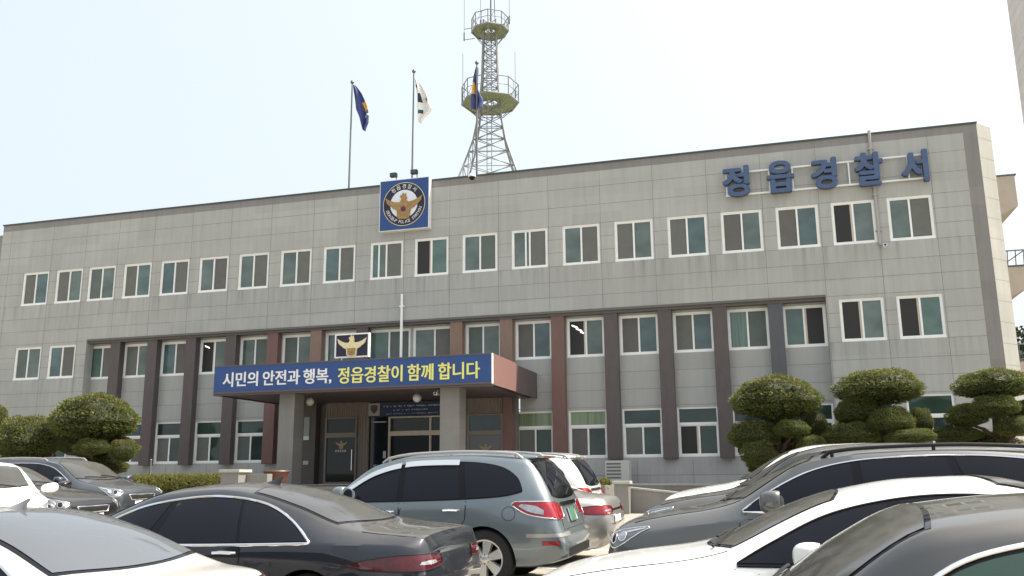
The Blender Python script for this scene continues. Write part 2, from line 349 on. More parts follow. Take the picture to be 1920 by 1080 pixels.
for k in range(18):
    z = .75+k*.72; mb.quad((XR-.002, -.007, z), (ce+.001, .597, z), (ce+.001, .597, z+.014), (XR-.002, -.007, z+.014), 1)
mb.build('splayed_end_wall', [GRAN_P, JOINT], PS)
mb = MB(); mb.box(XL, ce-.35, .41, 14, 13.0, 13.1); mb.build('roof', mat('roof_slab', (.3, .3, .28), .9), PS)
mb = MB(); mb.box(-40, XL, .7, 12, .2, 13.3, 0)
for z in (12.5, 11.8, 11.1, 10.4, 9.5, 8.9, 8.2, 7.5): mb.box(-40, XL, .697, .72, z, z+.014, 1)
mb.build('side_wing', [GRAN_D, JOINT], PS)
# pilasters
pil = {2: PIL_D, 3: PIL_D, 4: PIL_D, 5: PIL_D, 6: PIL_R, 7: PIL_L, 8: PIL_D, 10: PIL_L, 11: PIL_L, 12: PIL_R, 13: PIL_D, 14: PIL_D, 15: PIL_D, 16: PIL_B}
for i, m in pil.items():
    c = (X3[i]+X3[i+1])/2; z0 = 2.2 if not 7 <= i <= 11 else 4.76
    mb = MB(); mb.box(c-.255, c+.255, .13, RY-.002, z0, 7.597); o = mb.build('pilaster', m, PS, bevel=.008)
# windows
def win_frame(name, x, z0, z1, y, kind, transom=None, hw=HW, glass=None):
    """white sliding window; kind: L screen on the left sash, R screen on the right, l / r dark open sash, 2 three-sash arrangements"""
    t = .065; m = MB(); yf, yb = y-.05, y+.05
    m.box(x-hw, x+hw, yf, yb, z1-t, z1); m.box(x-hw-.01, x+hw+.01, yf-.025, yb, z0, z0+t+.01)
    m.box(x-hw, x-hw+t, yf, yb, z0+t+.01, z1-t); m.box(x+hw-t, x+hw, yf, yb, z0+t+.01, z1-t)
    a, b = x-hw+t, x+hw-t; top = z1-t; bot = z0+t+.01
    if transom:
        m.box(a, b, yf, yb, transom-.05, transom+.05); top = transom-.05
    off = random.uniform(-.02, .02); mid = x+off
    bars = [mid]
    if kind == '3': bars = [a+.42*(b-a)*.55, a+.42*(b-a)*1.15]
    if kind == '4': bars = [a+.38*(b-a), a+.5*(b-a)]
    for q in bars: m.box(q-.032, q+.032, yf+.012, yb-.012, bot, top)
    fr = .035
    m.box(a, a+fr, yf+.02, yb-.02, bot, top); m.box(b-fr, b, yf+.02, yb-.02, bot, top)
    m.box(a+fr, b-fr, yf+.02, yb-.02, bot, bot+fr); m.box(a+fr, b-fr, yf+.02, yb-.02, top-fr, top)
    f = m.build(name, WHITE, PS)
    cells = [a]+bars+[b]
    kinds = {'L': 'sg', 'R': 'gs', 'l': 'dg', 'r': 'gd', '3': 'ggs', '4': 'ggs', 'c': 'cs'}[kind]
    for k in range(len(cells)-1):
        q = MB(); u, v = cells[k], cells[k+1]; kk = kinds[k]
        if kk == 'd':
            q.box(u+.01, v-.01, y+.0, y+.01, bot+.005, top-.005); q.build('open_sash', DARKROOM, f)
            sgn = 1 if k == 0 else -1; e = v-.032 if k == 0 else u+.032
            q = MB(); q.box(min(e, e-sgn*.06), max(e, e-sgn*.06), y-.012, y-.002, bot+.035, top-.035); q.build('sash_stile', CREAM, f)
        elif kk == 's':
            q.box(u+.01, v-.01, y+.0, y+.01, bot+.005, top-.005); q.build('fly_screen', random.choice((SCREEN, SCREEN, SCREEN2, SCREEN3)), f)
        else:
            q.box(u+.01, v-.01, y-.008, y+.004, bot+.005, top-.005)
            q.build('pane', glass or (TEAL[3] if kk == 'c' else random.choice((TEAL[0], TEAL[0], TEAL[1], TEAL[1], TEAL[2], TEAL[2], TEAL[2]))), f)
    if transom:
        q = MB(); q.box(a, b, y-.008, y+.004, transom+.05, z1-t); q.build('pane', {1: DGLASS[0], 2: DGLASS[1], 3: BLIND}[random.choice((1, 2)) if not glass is BLIND else 3], f)
    return f
k3 = ['L', 'L', 'L', 'L', 'R', 'R', 'R', 'R', 'R', '3', 'l', 'R', '4', 'R', 'L', 'L', 'L', 'L', 'l', 'R']
for x, k in zip(X3, k3): win_frame('window', x, *Z3, .085, k)
k2 = ['L', 'R', 'R', 'L', 'R', 'l', 'R', 'L', 'R', 'R', 'R', 'L', 'L', 'l', 'L', 'L', 'c', 'r', 'l', 'l']
for i, (x, k) in enumerate(zip(X3, k2)):
    if i in side: win_frame('window', x, *Z2, .085, k)
    else:
        f = win_frame('window', x, *Z2R, .53, k, hw=HWR(i))
        if i in (5, 13):     # ceiling tubes seen in the open sash
            q = MB()
            for d in range(3 if i == 13 else 1):
                sx_ = x-.55+d*.16; sz = 7.30-d*.13; q.add([(sx_, .525, sz), (sx_+.24, .525, sz-.10), (sx_+.24, .525, sz-.16), (sx_, .525, sz-.06)], [(3, 2, 1, 0)])
            q.build('ceiling_light', TUBE, f)
for i in gf:
    if i != 7: win_frame('window', X3[i], *Z1, .53, random.choice('LR') if i < 9 else 'LLLl'[min(i-12, 3)], ZT, glass=None if i not in (12, 13) else None)
for i in side: win_frame('window', X3[i], *Z1F, .085, 'L', 3.5)
# green blinds in the two ground-floor windows right of the canopy: same frame, pale glass
for o in [c for c in PS.children if c.name.startswith('window')]:
    for c in o.children:
        if c.name.startswith('pane'):
            zc = sum(v.co.z for v in c.data.vertices)/8; xc = sum(v.co.x for v in c.data.vertices)/8
            if 3.45 < zc < 4.1 and 4.2 < xc < 7.9: c.data.materials[0] = BLIND
            elif zc < 3.4 and 4.2 < xc < 12: c.data.materials[0] = DGLASS[1]
            elif zc < 3.4: c.data.materials[0] = random.choice(DGLASS)

# ------------------------------------------------------------------ entrance under the canopy
# emblem helper: gold bird with spread wings
def eagle(mb, cx, cz, s, y0, y1, mi=0):
    W = [(-.95,.40),(-.86,.12),(-.72,-.02),(-.60,-.08),(-.58,-.14),(-.42,-.22),(-.36,-.24),(-.34,-.36),(-.33,-.56),(-.26,-.70),(0,-.72),(.26,-.70),(.33,-.56),(.34,-.36),(.36,-.24),(.42,-.22),(.58,-.14),(.60,-.08),(.72,-.02),(.86,.12),(.95,.40),(.70,.24),(.46,.15),(.22,.12),(.14,.22),(.17,.34),(.11,.44),(.12,.56),(.03,.50),(-.05,.60),(-.08,.48),(-.17,.46),(-.20,.38),(-.12,.32),(-.14,.22),(-.22,.12),(-.46,.15),(-.70,.24)]
    mb.prism([(cx+x*s, cz+z*s) for x, z in W], y0, y1, mi)
PLT = 1.36
ENT = MB(); E = -.3
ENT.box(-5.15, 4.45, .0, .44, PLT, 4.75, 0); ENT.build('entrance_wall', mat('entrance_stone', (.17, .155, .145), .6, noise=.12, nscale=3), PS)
FL = mat('fluted_panel', (.21, .17, .14), .5, noise=.1)
def fluted(x0, x1, z0, z1, y):
    m = MB(); m.box(x0, x1, y+.03, y+.295, z0, z1)
    n = int((x1-x0)/.1)
    for k in range(n): a = x0+(x1-x0)*(k+.2)/n; m.tube([(a+.03, y+.03, z0), (a+.03, y+.03, z1)], .033, 8)
    return m.build('fluted_panel', FL, PS, smooth=True)
fluted(-3.34, -1.46, 3.97, 4.72, E); fluted(-1.93, -1.46, PLT, 3.965, E); fluted(2.63, 4.04, 3.95, 4.6, E)
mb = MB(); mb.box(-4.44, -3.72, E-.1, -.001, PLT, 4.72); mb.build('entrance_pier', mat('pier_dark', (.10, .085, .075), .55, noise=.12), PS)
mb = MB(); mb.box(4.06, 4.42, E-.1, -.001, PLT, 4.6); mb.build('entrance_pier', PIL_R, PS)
# side door
mb = MB()
mb.box(-3.32, -3.25, E-.06, -.002, PLT, 3.96); mb.box(-2.0, -1.945, E-.06, -.002, PLT, 3.96); mb.box(-3.25, -2.0, E-.06, -.002, 3.17, 3.36); mb.box(-3.25, -2.0, E-.06, -.002, 3.9, 3.96); mb.box(-3.25, -2.0, E-.06, -.002, PLT, PLT+.1)
sdoor = mb.build('side_door', mat('bronze_frame', (.21, .18, .15), .45), PS, bevel=.006)
mb = MB(); mb.box(-3.25, -2.0, E, E+.02, PLT+.1, 3.9); mb.build('door_glass', DOORGL, sdoor)
def decal(cx, cz, par):
    m = MB(); eagle(m, cx, cz+.06, .26, E-.006, E-.001); m.build('door_decal', mat('decal_gold', (.34, .27, .13), .5), par)
    m = MB()
    for k in range(5): m.box(cx-.25+k*.1, cx-.19+k*.1, E-.006, E-.001, cz-.24, cz-.15)
    m.build('decal_writing', mat('decal_white', (.45, .45, .42), .5), par)
mb = MB(); mb.tube([(-2.12, E-.07, 1.9), (-2.12, E-.07, 2.7)], .018); mb.build('handle', CHROME, sdoor)
# main entrance
mb = MB()
mb.box(-.60, 1.70, E-.06, -.002, 3.19, 3.37); mb.box(-.60, 1.70, E-.05, -.002, 3.87, 3.93)
for x in (-.60, 1.10): mb.box(x, x+.07, E-.055, -.003, PLT, 3.87)
mb.box(1.7, 1.77, E-.05, -.002, PLT, 3.93)
mdoor = mb.build('main_door', CREAM, PS, bevel=.006)
mb = MB(); mb.box(-.53, 1.70, E+.02, E+.04, 3.37, 3.87); mb.build('transom_pane', DOORGL, mdoor)
mb = MB(); mb.box(-.53, 1.1, E+.05, E+.07, PLT, 3.19); mb.box(1.17, 1.7, E+.02, E+.04, PLT, 3.19); mb.build('door_glass', mat('dark_glass_door', (.010, .011, .016), .06, spec=.15), mdoor)
mb = MB(); mb.box(-1.36, -.62, E+.0, -.003, PLT, 3.92); sl_ = mb.build('side_light', mat('dark_side_glass', (.016, .017, .022), .06), PS)
mb = MB(); mb.box(-1.28, -.72, E-.012, E-.002, 3.72, 3.76); mb.box(-.82, -.7, E-.012, E-.002, 2.35, 2.62)
for k in range(4): mb.box(-1.2+k*.13, -1.11+k*.13, E-.012, E-.002, 1.95, 2.1)
mb.build('notice', mat('notice_pale', (.45, .47, .55), .6), sl_)
decal(-2.62, 2.85, sdoor)
# right-hand glass front
mb = MB()
mb.box(2.62, 2.70, E-.05, -.002, PLT, 3.94); mb.box(3.97, 4.05, E-.05, -.002, PLT, 3.94); mb.box(2.70, 3.97, E-.05, -.002, 3.15, 3.32); mb.box(2.70, 3.97, E-.05, -.002, 3.88, 3.94)
gw = mb.build('glass_front', MATS['bronze_frame'], PS, bevel=.006)
mb = MB(); mb.box(2.70, 3.97, E, E+.02, 3.32, 3.88); mb.build('pane', DGLASS[0], gw)
mb = MB(); mb.box(2.70, 3.97, E, E+.02, PLT, 3.15); mb.build('pane', mat('grey_glass', (.12, .115, .115), .08), gw)
decal(3.35, 2.62, gw)
# canopy
CX0, CX1, CY, CZ0, CZ1 = -5.23, 5.12, -5.05, 4.51, 5.54
mb = MB(); mb.box(CX0, CX1, CY+.06, RY-.01, CZ0+.09, CZ1-.05); can = mb.build('canopy', SOFFIT, PS)
mb = MB(); mb.box(CX0-.03, CX1+.03, CY-.01, CY+.06, CZ0-.02, CZ0+.05); mb.box(CX0+.2, CX1-.2, CY+.5, RY-.02, CZ0+.02, CZ0+.088)
mb.build('canopy_edge', CANDARK, can)
mb = MB(); mb.box(CX1+.001, CX1+.05, CY+.06, -2.35, CZ0+.02, CZ1); mb.build('canopy_side_panel', PINK, can)
mb = MB(); mb.box(CX1+.001, CX1+.06, -2.348, RY-.012, CZ0, CZ1-.06); mb.build('canopy_side_end', CANDARK, can)
mb = MB(); mb.box(CX0-.06, CX0-.001, CY+.06, RY-.012, CZ0, CZ1); mb.build('canopy_side_end', CANDARK, can)
for x, hw_ in ((-2.60, .30), (3.48, .34)):
    mb = MB(); mb.box(x-hw_, x+hw_, -4.55, -3.9, .4, CZ0+.02)
    for k in range(7): mb.box(x-hw_-.003, x+hw_+.003, -4.553, -3.897, 1.2+k*.5, 1.21+k*.5, 1)
    mb.build('canopy_pillar', [STONE, JOINT], can)

# slogan sign on the canopy front
sg = thing('slogan_sign', 'long blue slogan board across the canopy front with white and yellow Korean lettering', 'sign', (0, 0, 0))
mb = MB(); mb.box(CX0, CX1, CY-.06, CY+.055, CZ0+.06, CZ1); mb.build('board', BLUE, sg)
mb = MB(); mb.box(CX1-.001, CX1+.035, CY-.07, CY+.04, CZ0+.05, CZ1+.005); mb.build('edge_strip', WHITEP, sg)
mb = MB(); mb.box(CX0, CX1, CY-.075, CY-.061, CZ0+.045, CZ0+.10); mb.box(CX0, CX1, CY-.075, CY-.061, CZ1-.03, CZ1+.01); mb.build('border', CANDARK, sg)
mb = MB(); text_fit(mb, "시민의 안전과 행복,", -4.86, -.60, 4.76, 5.30, CY-.085, .022, bold=.022, word=.7); mb.build('lettering', WHITEP, sg)
mb = MB(); text_fit(mb, "정읍경찰이 함께 합니다", -.36, 4.73, 4.74, 5.30, CY-.085, .022, bold=.022, word=.7); mb.build('lettering', YELLOW, sg)
# square emblem sign on the parapet
eb = thing('emblem_sign', 'square blue lightbox with the round gold bird police emblem high on the facade', 'sign', (0, 0, 0))
ex0, ex1, ez0, ez1 = -1.22, .96, 11.44, 13.61; ecx, ecz = -.13, 12.53
mb = MB(); mb.box(ex0, ex1, -.30, -.012, ez0, ez1); mb.build('box', WHITEP, eb)
mb = MB(); mb.box(ex0+.03, ex1-.03, -.31, -.301, ez0+.03, ez1-.03); mb.build('face', BLUE, eb)
def disc(r0, r1, y, d, m, name, par, n=64):
    q = MB(); q.lathe([(r0, y), (r0, y-d), (r1, y-d), (r1, y)] if r0 > 0 else [(1e-4, y-d), (r1, y-d), (r1, y)], n, (ecx, 0, ecz), 'y'); return q.build(name, m, par)
disc(0, .925, -.311, .004, GOLDP, 'rim', eb); disc(0, .90, -.316, .004, NAVY, 'ring', eb); disc(0, .60, -.321, .004, mat('emblem_white', (.72, .75, .78), .5), 'disc', eb)
mb = MB(); eagle(mb, ecx, ecz-.03, .86, -.36, -.324); mb.build('eagle', GOLD, eb)
mb = MB(); mb.ball((ecx-.01, -.36, ecz-.22), .115, .03, .115); mb.build('gem', mat('gem', (.10, .015, .06), .25), eb, smooth=True)
mb = MB()
def arc_text(txt, r, a0, a1, h, flip):
    n = len(txt)
    for k, ch in enumerate(txt):
        if ch == ' ': continue
        a = radians(a0+(a1-a0)*(k/(n-1))); v, f = text_mesh(ch, .0, .5, 2); p = np.array(v); lo, hi = p.min(0), p.max(0)
        p = (p-(lo+hi)/2); p[:, :2] *= h/(hi[1]-lo[1]); ro = a-pi/2 if not flip else a+pi/2
        cx, cz = ecx+r*cos(a), ecz+r*sin(a)
        mb.add([(cx+q[0]*cos(ro)-q[1]*sin(ro), -.326-.004*(1 if q[2] > 0 else 0), cz+q[0]*sin(ro)+q[1]*cos(ro)) for q in p], f)
arc_text("정읍경찰서", .755, 128, 52, .19, False); mb.build('lettering', WHITEP, eb); mb = MB(); arc_text("JEONGEUP POLICE STATION", .755, 198, 342, .125, True)
mb.build('lettering', WHITEP, eb)
# bird board standing on the canopy
bb = thing('bird_board', 'small black board with white frame and pale gold bird emblem standing on the canopy', 'sign', (0, 0, 0))
mb = MB(); a0, a1, b0, b1 = -.72, .58, 5.68, 6.52
mb.box(a0+.04, a1-.04, -4.70, -4.64, b0+.04, b1-.04); mb.build('board', NAVY, bb)
mb = MB()
for q in ((a0, a1, b0, b0+.045), (a0, a1, b1-.045, b1), (a0, a0+.045, b0+.045, b1-.045), (a1-.045, a1, b0+.045, b1-.045)): mb.box(q[0], q[1], -4.74, -4.62, q[2], q[3])
mb.build('frame', WHITE, bb)
mb = MB()
for x in (a0+.15, a1-.2): mb.box(x, x+.05, -4.68, -4.63, CZ1-.051, b0)
mb.build('foot', DSTEEL, bb)
mb = MB(); eagle(mb, (a0+a1)/2, (b0+b1)/2+.02, .58, -4.76, -4.705); mb.build('eagle', GOLDP, bb)
mb = MB(); mb.prism([(-.07-.16, 6.0), (-.07+.16, 6.0), (-.07+.13, 5.78), (-.07, 5.74), (-.07-.13, 5.78)], -4.775, -4.762); mb.build('shield', GOLD, bb)
# letters on the parapet
nm = thing('name_sign', 'five blue block Korean letters on two white rails at the upper right of the facade', 'sign', (0, 0, 0))
mb = MB(); mb.box(12.62, 19.5, -.13, -.07, 12.50, 12.56); mb.box(12.62, 19.5, -.13, -.07, 11.64, 11.70)
for x in (12.64, 14.16, 14.98, 16.9, 18.85, 19.45): mb.box(x, x+.05, -.125, -.075, 11.70, 12.50)
for x in (13.2, 15.6, 18.2): 
    for z in (11.65, 12.51): mb.box(x, x+.04, -.07, -.003, z, z+.04)
mb.build('rail', WHITEP, nm)
for ch, a, b, z0, z1 in (('정', 12.53, 13.50, 11.56, 12.72), ('읍', 14.10, 15.06, 11.56, 12.76), ('경', 15.62, 16.52, 11.55, 12.70), ('찰', 17.10, 18.05, 11.52, 12.74), ('서', 18.62, 19.50, 11.50, 12.66)):
    mb = MB(); text_fit(mb, ch, a, b, z0, z1, -.34, .20, bold=.042); mb.build('letter', LETBLUE, nm)
# small signs in the entrance
t_ = tag(MB().build('x', WHITEP), None); bpy.data.objects.remove(t_)
ss = thing('shield_sign', 'small pale square sign with a dark shield beside the entrance banner', 'sign')
mb = MB(); mb.box(-1.46, -.98, E-.05, -.004, 3.98, 4.47); mb.build('plate', mat('plate_grey', (.36, .34, .32), .5), ss)
mb = MB(); mb.prism([(-1.37, 4.37), (-1.22, 4.41), (-1.07, 4.37), (-1.08, 4.2), (-1.22, 4.05), (-1.36, 4.2)], E-.062, E-.051); mb.build('shield', mat('shield_dark', (.07, .05, .05), .5), ss)
bn = thing('entrance_banner', 'dark blue banner with three rows of pale writing above the main door', 'banner')
mb = MB(); mb.box(-.94, 1.66, E-.05, -.004, 3.945, 4.46); mb.build('cloth', mat('banner_blue', (.03, .045, .10), .7), bn)
mb = MB(); r_ = random.Random(3)
for z, h, a, b in ((4.33, .075, -.82, 1.5), (4.18, .06, -.4, 1.0), (4.04, .05, -.7, 1.4)):
    x = a
    while x < b:
        wd = r_.uniform(.035, .075)
        mb.box(x, x+wd, E-.056, E-.051, z-h/2+r_.uniform(0, .02), z+h/2-r_.uniform(0, .02)); x += wd+r_.choice((.02, .02, .03, .09))
mb.build('writing', mat('banner_text', (.30, .36, .46), .6), bn)
th = thing('pier_notice', 'narrow pale notice strip on the dark pier left of the side door', 'notice')
mb = MB(); mb.box(-4.22, -3.98, E-.13, E-.102, 3.1, 4.0); mb.build('board', mat('notice_grey', (.30, .34, .32), .5), th)
mb = MB(); mb.box(-4.22, -3.98, E-.136, E-.131, 3.1, 3.25); mb.build('footer', WHITEP, th)
mb = MB(); mb.box(-4.2, -3.97, E-.13, E-.102, 2.14, 2.29)
tag(mb.build('name_plate', mat('plate_pale', (.5, .47, .42), .5)), 'small pale plate low on the dark pier', 'plate')
for x, lb in ((-2.29, 'round white globe lamp under the canopy near the side door'), (1.88, 'round white globe lamp under the canopy above the main door')):
    g = thing('globe_lamp', lb, 'lamp', (x, -3.5, 4.32), group='globe lamps under the canopy')
    mb = MB(); mb.ball((0, 0, 0), .15, .15, .15, 20, 12); mb.build('globe', mat('opal_glass', (.62, .60, .54), .3), g, smooth=True)
    mb = MB(); mb.lathe([(.001, .13), (.07, .13), (.06, .2), (.03, .21), (.03, .275)], 14); mb.build('fitting', DSTEEL, g, smooth=True)
def camera_unit(name, lb, loc, dome=True):
    g = thing(name, lb, 'camera', loc)
    if dome:
        mb = MB(); mb.tube([(0, .35, .16), (0, 0, .16), (0, 0, .08)], .025, 8); mb.build('bracket', WHITEP, g)
        mb = MB(); mb.lathe([(.001, .1), (.06, .1), (.15, .02), (.16, -.04), (.13, -.05)], 18); mb.build('hood', WHITEP, g, smooth=True)
        mb = MB(); mb.ball((0, 0, -.05), .12, .12, .12); mb.build('dome', BLACK, g, smooth=True)
    else:
        mb = MB(); mb.box(-.06, .06, -.22, .06, -.05, .05); mb.build('body', WHITEP, g, bevel=.01)
        mb = MB(); mb.lathe([(.001, -.225), (.04, -.225), (.04, -.221)], 12, (0, 0, 0), 'y'); mb.build('lens', BLACK, g)
        mb = MB(); mb.tube([(0, .03, .05), (0, .03, .12), (0, .16, .12)], .015); mb.build('bracket', WHITEP, g)
    return g
camera_unit('dome_camera', 'white dome camera hanging from the roof edge below the flagpole', (2.80, -.32, 13.42))
camera_unit('bullet_camera', 'small white camera at the foot of the right drain pipe', (17.85, -.2, 9.32), False)
camera_unit('bullet_camera', 'small white camera fixed under the canopy by its right pillar', (2.95, -4.3, 4.36), False)
for x, z, lb in ((-.68, 13.86, 'small black floodlight on the parapet, left of the two above the emblem'), (.24, 13.90, 'small black floodlight on the parapet, right of the two above the emblem')):
    g = thing('floodlight', lb, 'floodlight', (x, -.1, z), group='floodlights above the emblem sign')
    mb = MB(); mb.box(-.14, .14, -.16, .03, -.08, .1); mb.build('housing', BLACK, g, bevel=.015)
    mb = MB(); mb.box(-.12, .12, -.167, -.161, -.06, .08); mb.build('lens', DGLASS[0], g)
    mb = MB(); mb.tube([(.0, .04, 0), (.05, .12, -.05), (.05, .12, 13.561-z)], .02); mb.build('arm', DSTEEL, g)
# pipes
mb = MB(); mb.tube([(-.25, -.07, 8.83), (-.25, -.07, CZ1-.05)], .055, 10); mb.box(-.34, -.16, -.12, -.002, 8.3, 8.36); tag(mb.build('conduit', WHITE, smooth=True), 'thin white pipe running down the facade to the canopy roof', 'pipe')
mb = MB(); mb.tube([(17.72, -.08, 13.62), (17.72, -.08, 9.45), (17.80, -.13, 9.37)], .055, 10)
for z in (12.9, 11.2, 9.9): mb.box(17.63, 17.81, -.145, -.003, z, z+.05)
tag(mb.build('drain_pipe', mat('pipe_grey', (.36, .355, .33), .6), smooth=True), 'grey drain pipe running down behind the blue letters', 'pipe')
mb = MB(); mb.tube([(-8.03, -4.6, gz(-4.6)), (-8.03, -4.6, 2.3)], .03, 8); mb.ball((-8.03, -4.6, 2.3), .045, .045, .045, 8, 6); tag(mb.build('post', STEEL, smooth=True), 'thin pale metal post at the left end of the hedge', 'post')

# ------------------------------------------------------------------ flags and flagpoles
def pole(x, z1, lb):
    g = thing('flagpole', lb, 'flagpole', (x, .8, 13.1), group='flagpoles on the roof')
    mb = MB(); mb.tube([(0, 0, 0), (0, 0, z1-13.1)], [.05, .032], 8); mb.build('shaft', mat('pole_grey', (.16, .17, .17), .5), g, smooth=True)
    mb = MB(); mb.lathe([(.001, .0), (.05, .0), (.09, .06), (.06, .14), (.001, .16)], 10, (0, 0, z1-13.1)); mb.build('finial', DSTEEL, g, smooth=True)
    mb = MB(); mb.box(-.15, .15, -.15, .15, -.002, .06); mb.build('base_plate', STEEL, g)
def flag(x, z, rows, fold, mats, region, lb):
    """rows: (t, left, right) drooping cloth outline below the halyard; cloth is folded front to back"""
    nT, nU = 48, 26; T = [r[0] for r in rows]; H = rows[-1][3] if len(rows[-1]) > 3 else 2.2
    vs, fs, mi = [], [], []
    for i in range(nT+1):
        t = i/nT; a = np.interp(t, T, [r[1] for r in rows]); b = np.interp(t, T, [r[2] for r in rows])
        for j in range(nU+1):
            u = j/nU; s = u+.05*sin(9*u+5*t)
            vs.append((a+(b-a)*min(max(s, 0), 1), fold*sin(u*9+t*4)*min(1, .3+t)+.1*sin(3*t+u), -t*H))
    for i in range(nT):
        for j in range(nU):
            q = i*(nU+1)+j; fs.append((q, q+nU+1, q+nU+2, q+1)); mi.append(region((j+.5)/nU, (i+.5)/nT))
    me = bpy.data.meshes.new('flag'); me.from_pydata(vs, [], fs)
    for m in mats: me.materials.append(m)
    me.polygons.foreach_set('material_index', mi); me.polygons.foreach_set('use_smooth', [True]*len(fs))
    o = bpy.data.objects.new('flag', me); COL.objects.link(o); o.location = (x, .8, z); so_ = o.modifiers.new('thick', 'SOLIDIFY'); so_.thickness = .006
    return tag(o, lb, 'flag')
FB = mat('flag_blue', (.05, .065, .20), .85); FY = mat('flag_yellow', (.75, .42, .06), .85); FW = mat('flag_white', (.80, .79, .74), .85); FD = mat('flag_dark', (.03, .03, .06), .85); FG = mat('flag_green', (.03, .10, .09), .85)
pole(-3.2, 18.72, 'flagpole with a blue flag, leftmost of the three on the roof'); pole(-.26, 18.82, 'flagpole with a white flag, behind the square emblem'); pole(2.63, 18.80, 'flagpole with a blue and yellow flag in front of the lattice tower')
flag(-3.2, 18.68, [(0, .04, .10), (.2, .05, .44), (.4, .07, .70), (.5, .11, .82), (.7, .36, .90), (.86, .5, .88), (1, .62, .72, 2.25)], .13, [FB, FY, FW, FD],
     lambda u, t: 1 if (u > .58 and .38 < t < .58 and not (.75 < u < .9 and .46 < t < .53)) else 2 if (u > .45 and .66 < t < .71) else 3 if (u < .3 and .45 < t < .52) else 0, 'blue flag with yellow and white marks drooping from the left pole')
flag(-.26, 18.62, [(0, .04, .08), (.15, .05, .28), (.4, .07, .62), (.6, .10, .76), (.75, .18, .94), (.82, .2, .84), (.9, .24, .6), (1, .28, .42, 2.15)], .13, [FW, FD, FG, mat('flag_red', (.4, .05, .06), .85)],
     lambda u, t: 1 if (.62 < u < .95 and .44 < t < .56 and int(u*18) % 2 == 0) else 1 if (.24 < u < .45 and .36 < t < .56) else 3 if (.12 < u < .22 and .42 < t < .52) else 2 if (.1 < u < .34 and .72 < t < .82) else 1 if (u < .4 and .14 < t < .2) else 0, 'white national flag drooping from the middle pole')
flag(2.63, 18.70, [(0, -.04, .02), (.2, -.2, .03), (.35, -.28, .05), (.55, -.30, .08), (.7, -.3, .2), (.8, -.28, .30), (1, -.22, .26, 1.95)], .14, [FB, FY, FW],
     lambda u, t: 1 if (.1 < u < .75 and .36 < t < .62 and not (u > .5 and t < .42)) else 0, 'blue flag with a large yellow emblem in front of the lattice tower')

# ------------------------------------------------------------------ lattice tower on the roof
TX, TY = 1.24, 7.0
tw = thing('lattice_tower', 'grey steel lattice radio tower with two round platforms on the roof', 'tower', (TX, TY, 13.1))
prof = [(13.1, 2.35), (15.0, 1.85), (16.4, 1.33), (17.6, .92), (18.7, .70), (19.4, .60), (20.9, .46), (23.4, .38), (24.3, .36)]   # z, half width
def hwz(z): return float(np.interp(z, [p[0] for p in prof], [p[1] for p in prof]))
mb = MB()
zz = [13.1, 14.2, 15.2, 16.1, 16.9, 17.6, 18.2, 18.8, 19.4]
z = 19.4
while z < 24.2: z += .48; zz.append(z)
for k in range(4):
    a = pi/4+k*pi/2+.25; mb.tube([(1.2*hwz(z)*cos(a), 1.2*hwz(z)*sin(a), z-13.1) for z in zz], .045, 6)
tw_leg = mb.build('leg', STEEL, tw)
mb = MB()
def cor(k, z): a = pi/4+k*pi/2+.25; r = 1.2*hwz(z); return (r*cos(a), r*sin(a), z-13.1)
for i in range(len(zz)-1):
    for k in range(4):
        mb.tube([cor(k, zz[i]), cor(k+1, zz[i+1])], .021, 4); mb.tube([cor(k+1, zz[i]), cor(k, zz[i+1])], .021, 4); mb.tube([cor(k, zz[i]), cor(k+1, zz[i])], .021, 4)
mb.build('bracing', STEEL, tw)
mb = MB()
for x in (-.12, .12): mb.tube([(x, -.15, 0), (x, -.15, 11)], .02, 4)
for k in range(36): mb.tube([(-.12, -.15, .3*k+.2), (.12, -.15, .3*k+.2)], .014, 4)
mb.build('ladder', STEEL, tw)
def platform(z, r, hr, n=8):
    m = MB(); ring = [(r*cos(2*pi*k/n+.2), r*sin(2*pi*k/n+.2)) for k in range(n)]
    inner = hwz(z)*.7
    for k in range(n):
        a, b = ring[k], ring[(k+1) % n]; ia = (a[0]/r*inner, a[1]/r*inner); ib = (b[0]/r*inner, b[1]/r*inner)
        m.add([(*a, z-13.1), (*b, z-13.1), (*ib, z-13.1), (*ia, z-13.1), (*a, z-13.16), (*b, z-13.16), (*ib, z-13.16), (*ia, z-13.16)], [(0,1,2,3), (7,6,5,4), (0,4,5,1), (2,6,7,3), (1,5,6,2), (3,7,4,0)])
    d = m.build('platform', STEELG, tw)
    m = MB()
    for k in range(n):
        a, b = ring[k], ring[(k+1) % n]
        m.tube([(*a, z-13.2), (*a, z-13.1+hr)], .028, 5)
        for h in (hr, hr*.5): m.tube([(*a, z-13.1+h), (*b, z-13.1+h)], .026 if h == hr else .016, 5)
        m.tube([(*a, z-13.16), (*b, z-13.16)], .05, 5)
        c = ((a[0]+b[0])/2, (a[1]+b[1])/2); m.tube([(*c, z-13.1), (*c, z-13.1+hr)], .014, 4); m.tube([(*a, z-13.1), (*c, z-13.1+hr)], .012, 4)
        q = hwz(z-.75)*1.0; m.tube([(*a, z-13.14), (a[0]/r*q, a[1]/r*q, z-13.1-.75)], .022, 4)
    m.build('guard_rail', STEEL, d)
platform(19.85, 1.42, .88); platform(23.75, .93, .68)
mb = MB(); mb.tube([(.05, 0, 10.6), (.05, 0, 14.6)], [.05, .03], 6); mb.tube([(.25, .1, 10.6), (.18, .1, 13.6)], .022, 5); mb.build('mast', DSTEEL, tw)
mb = MB()
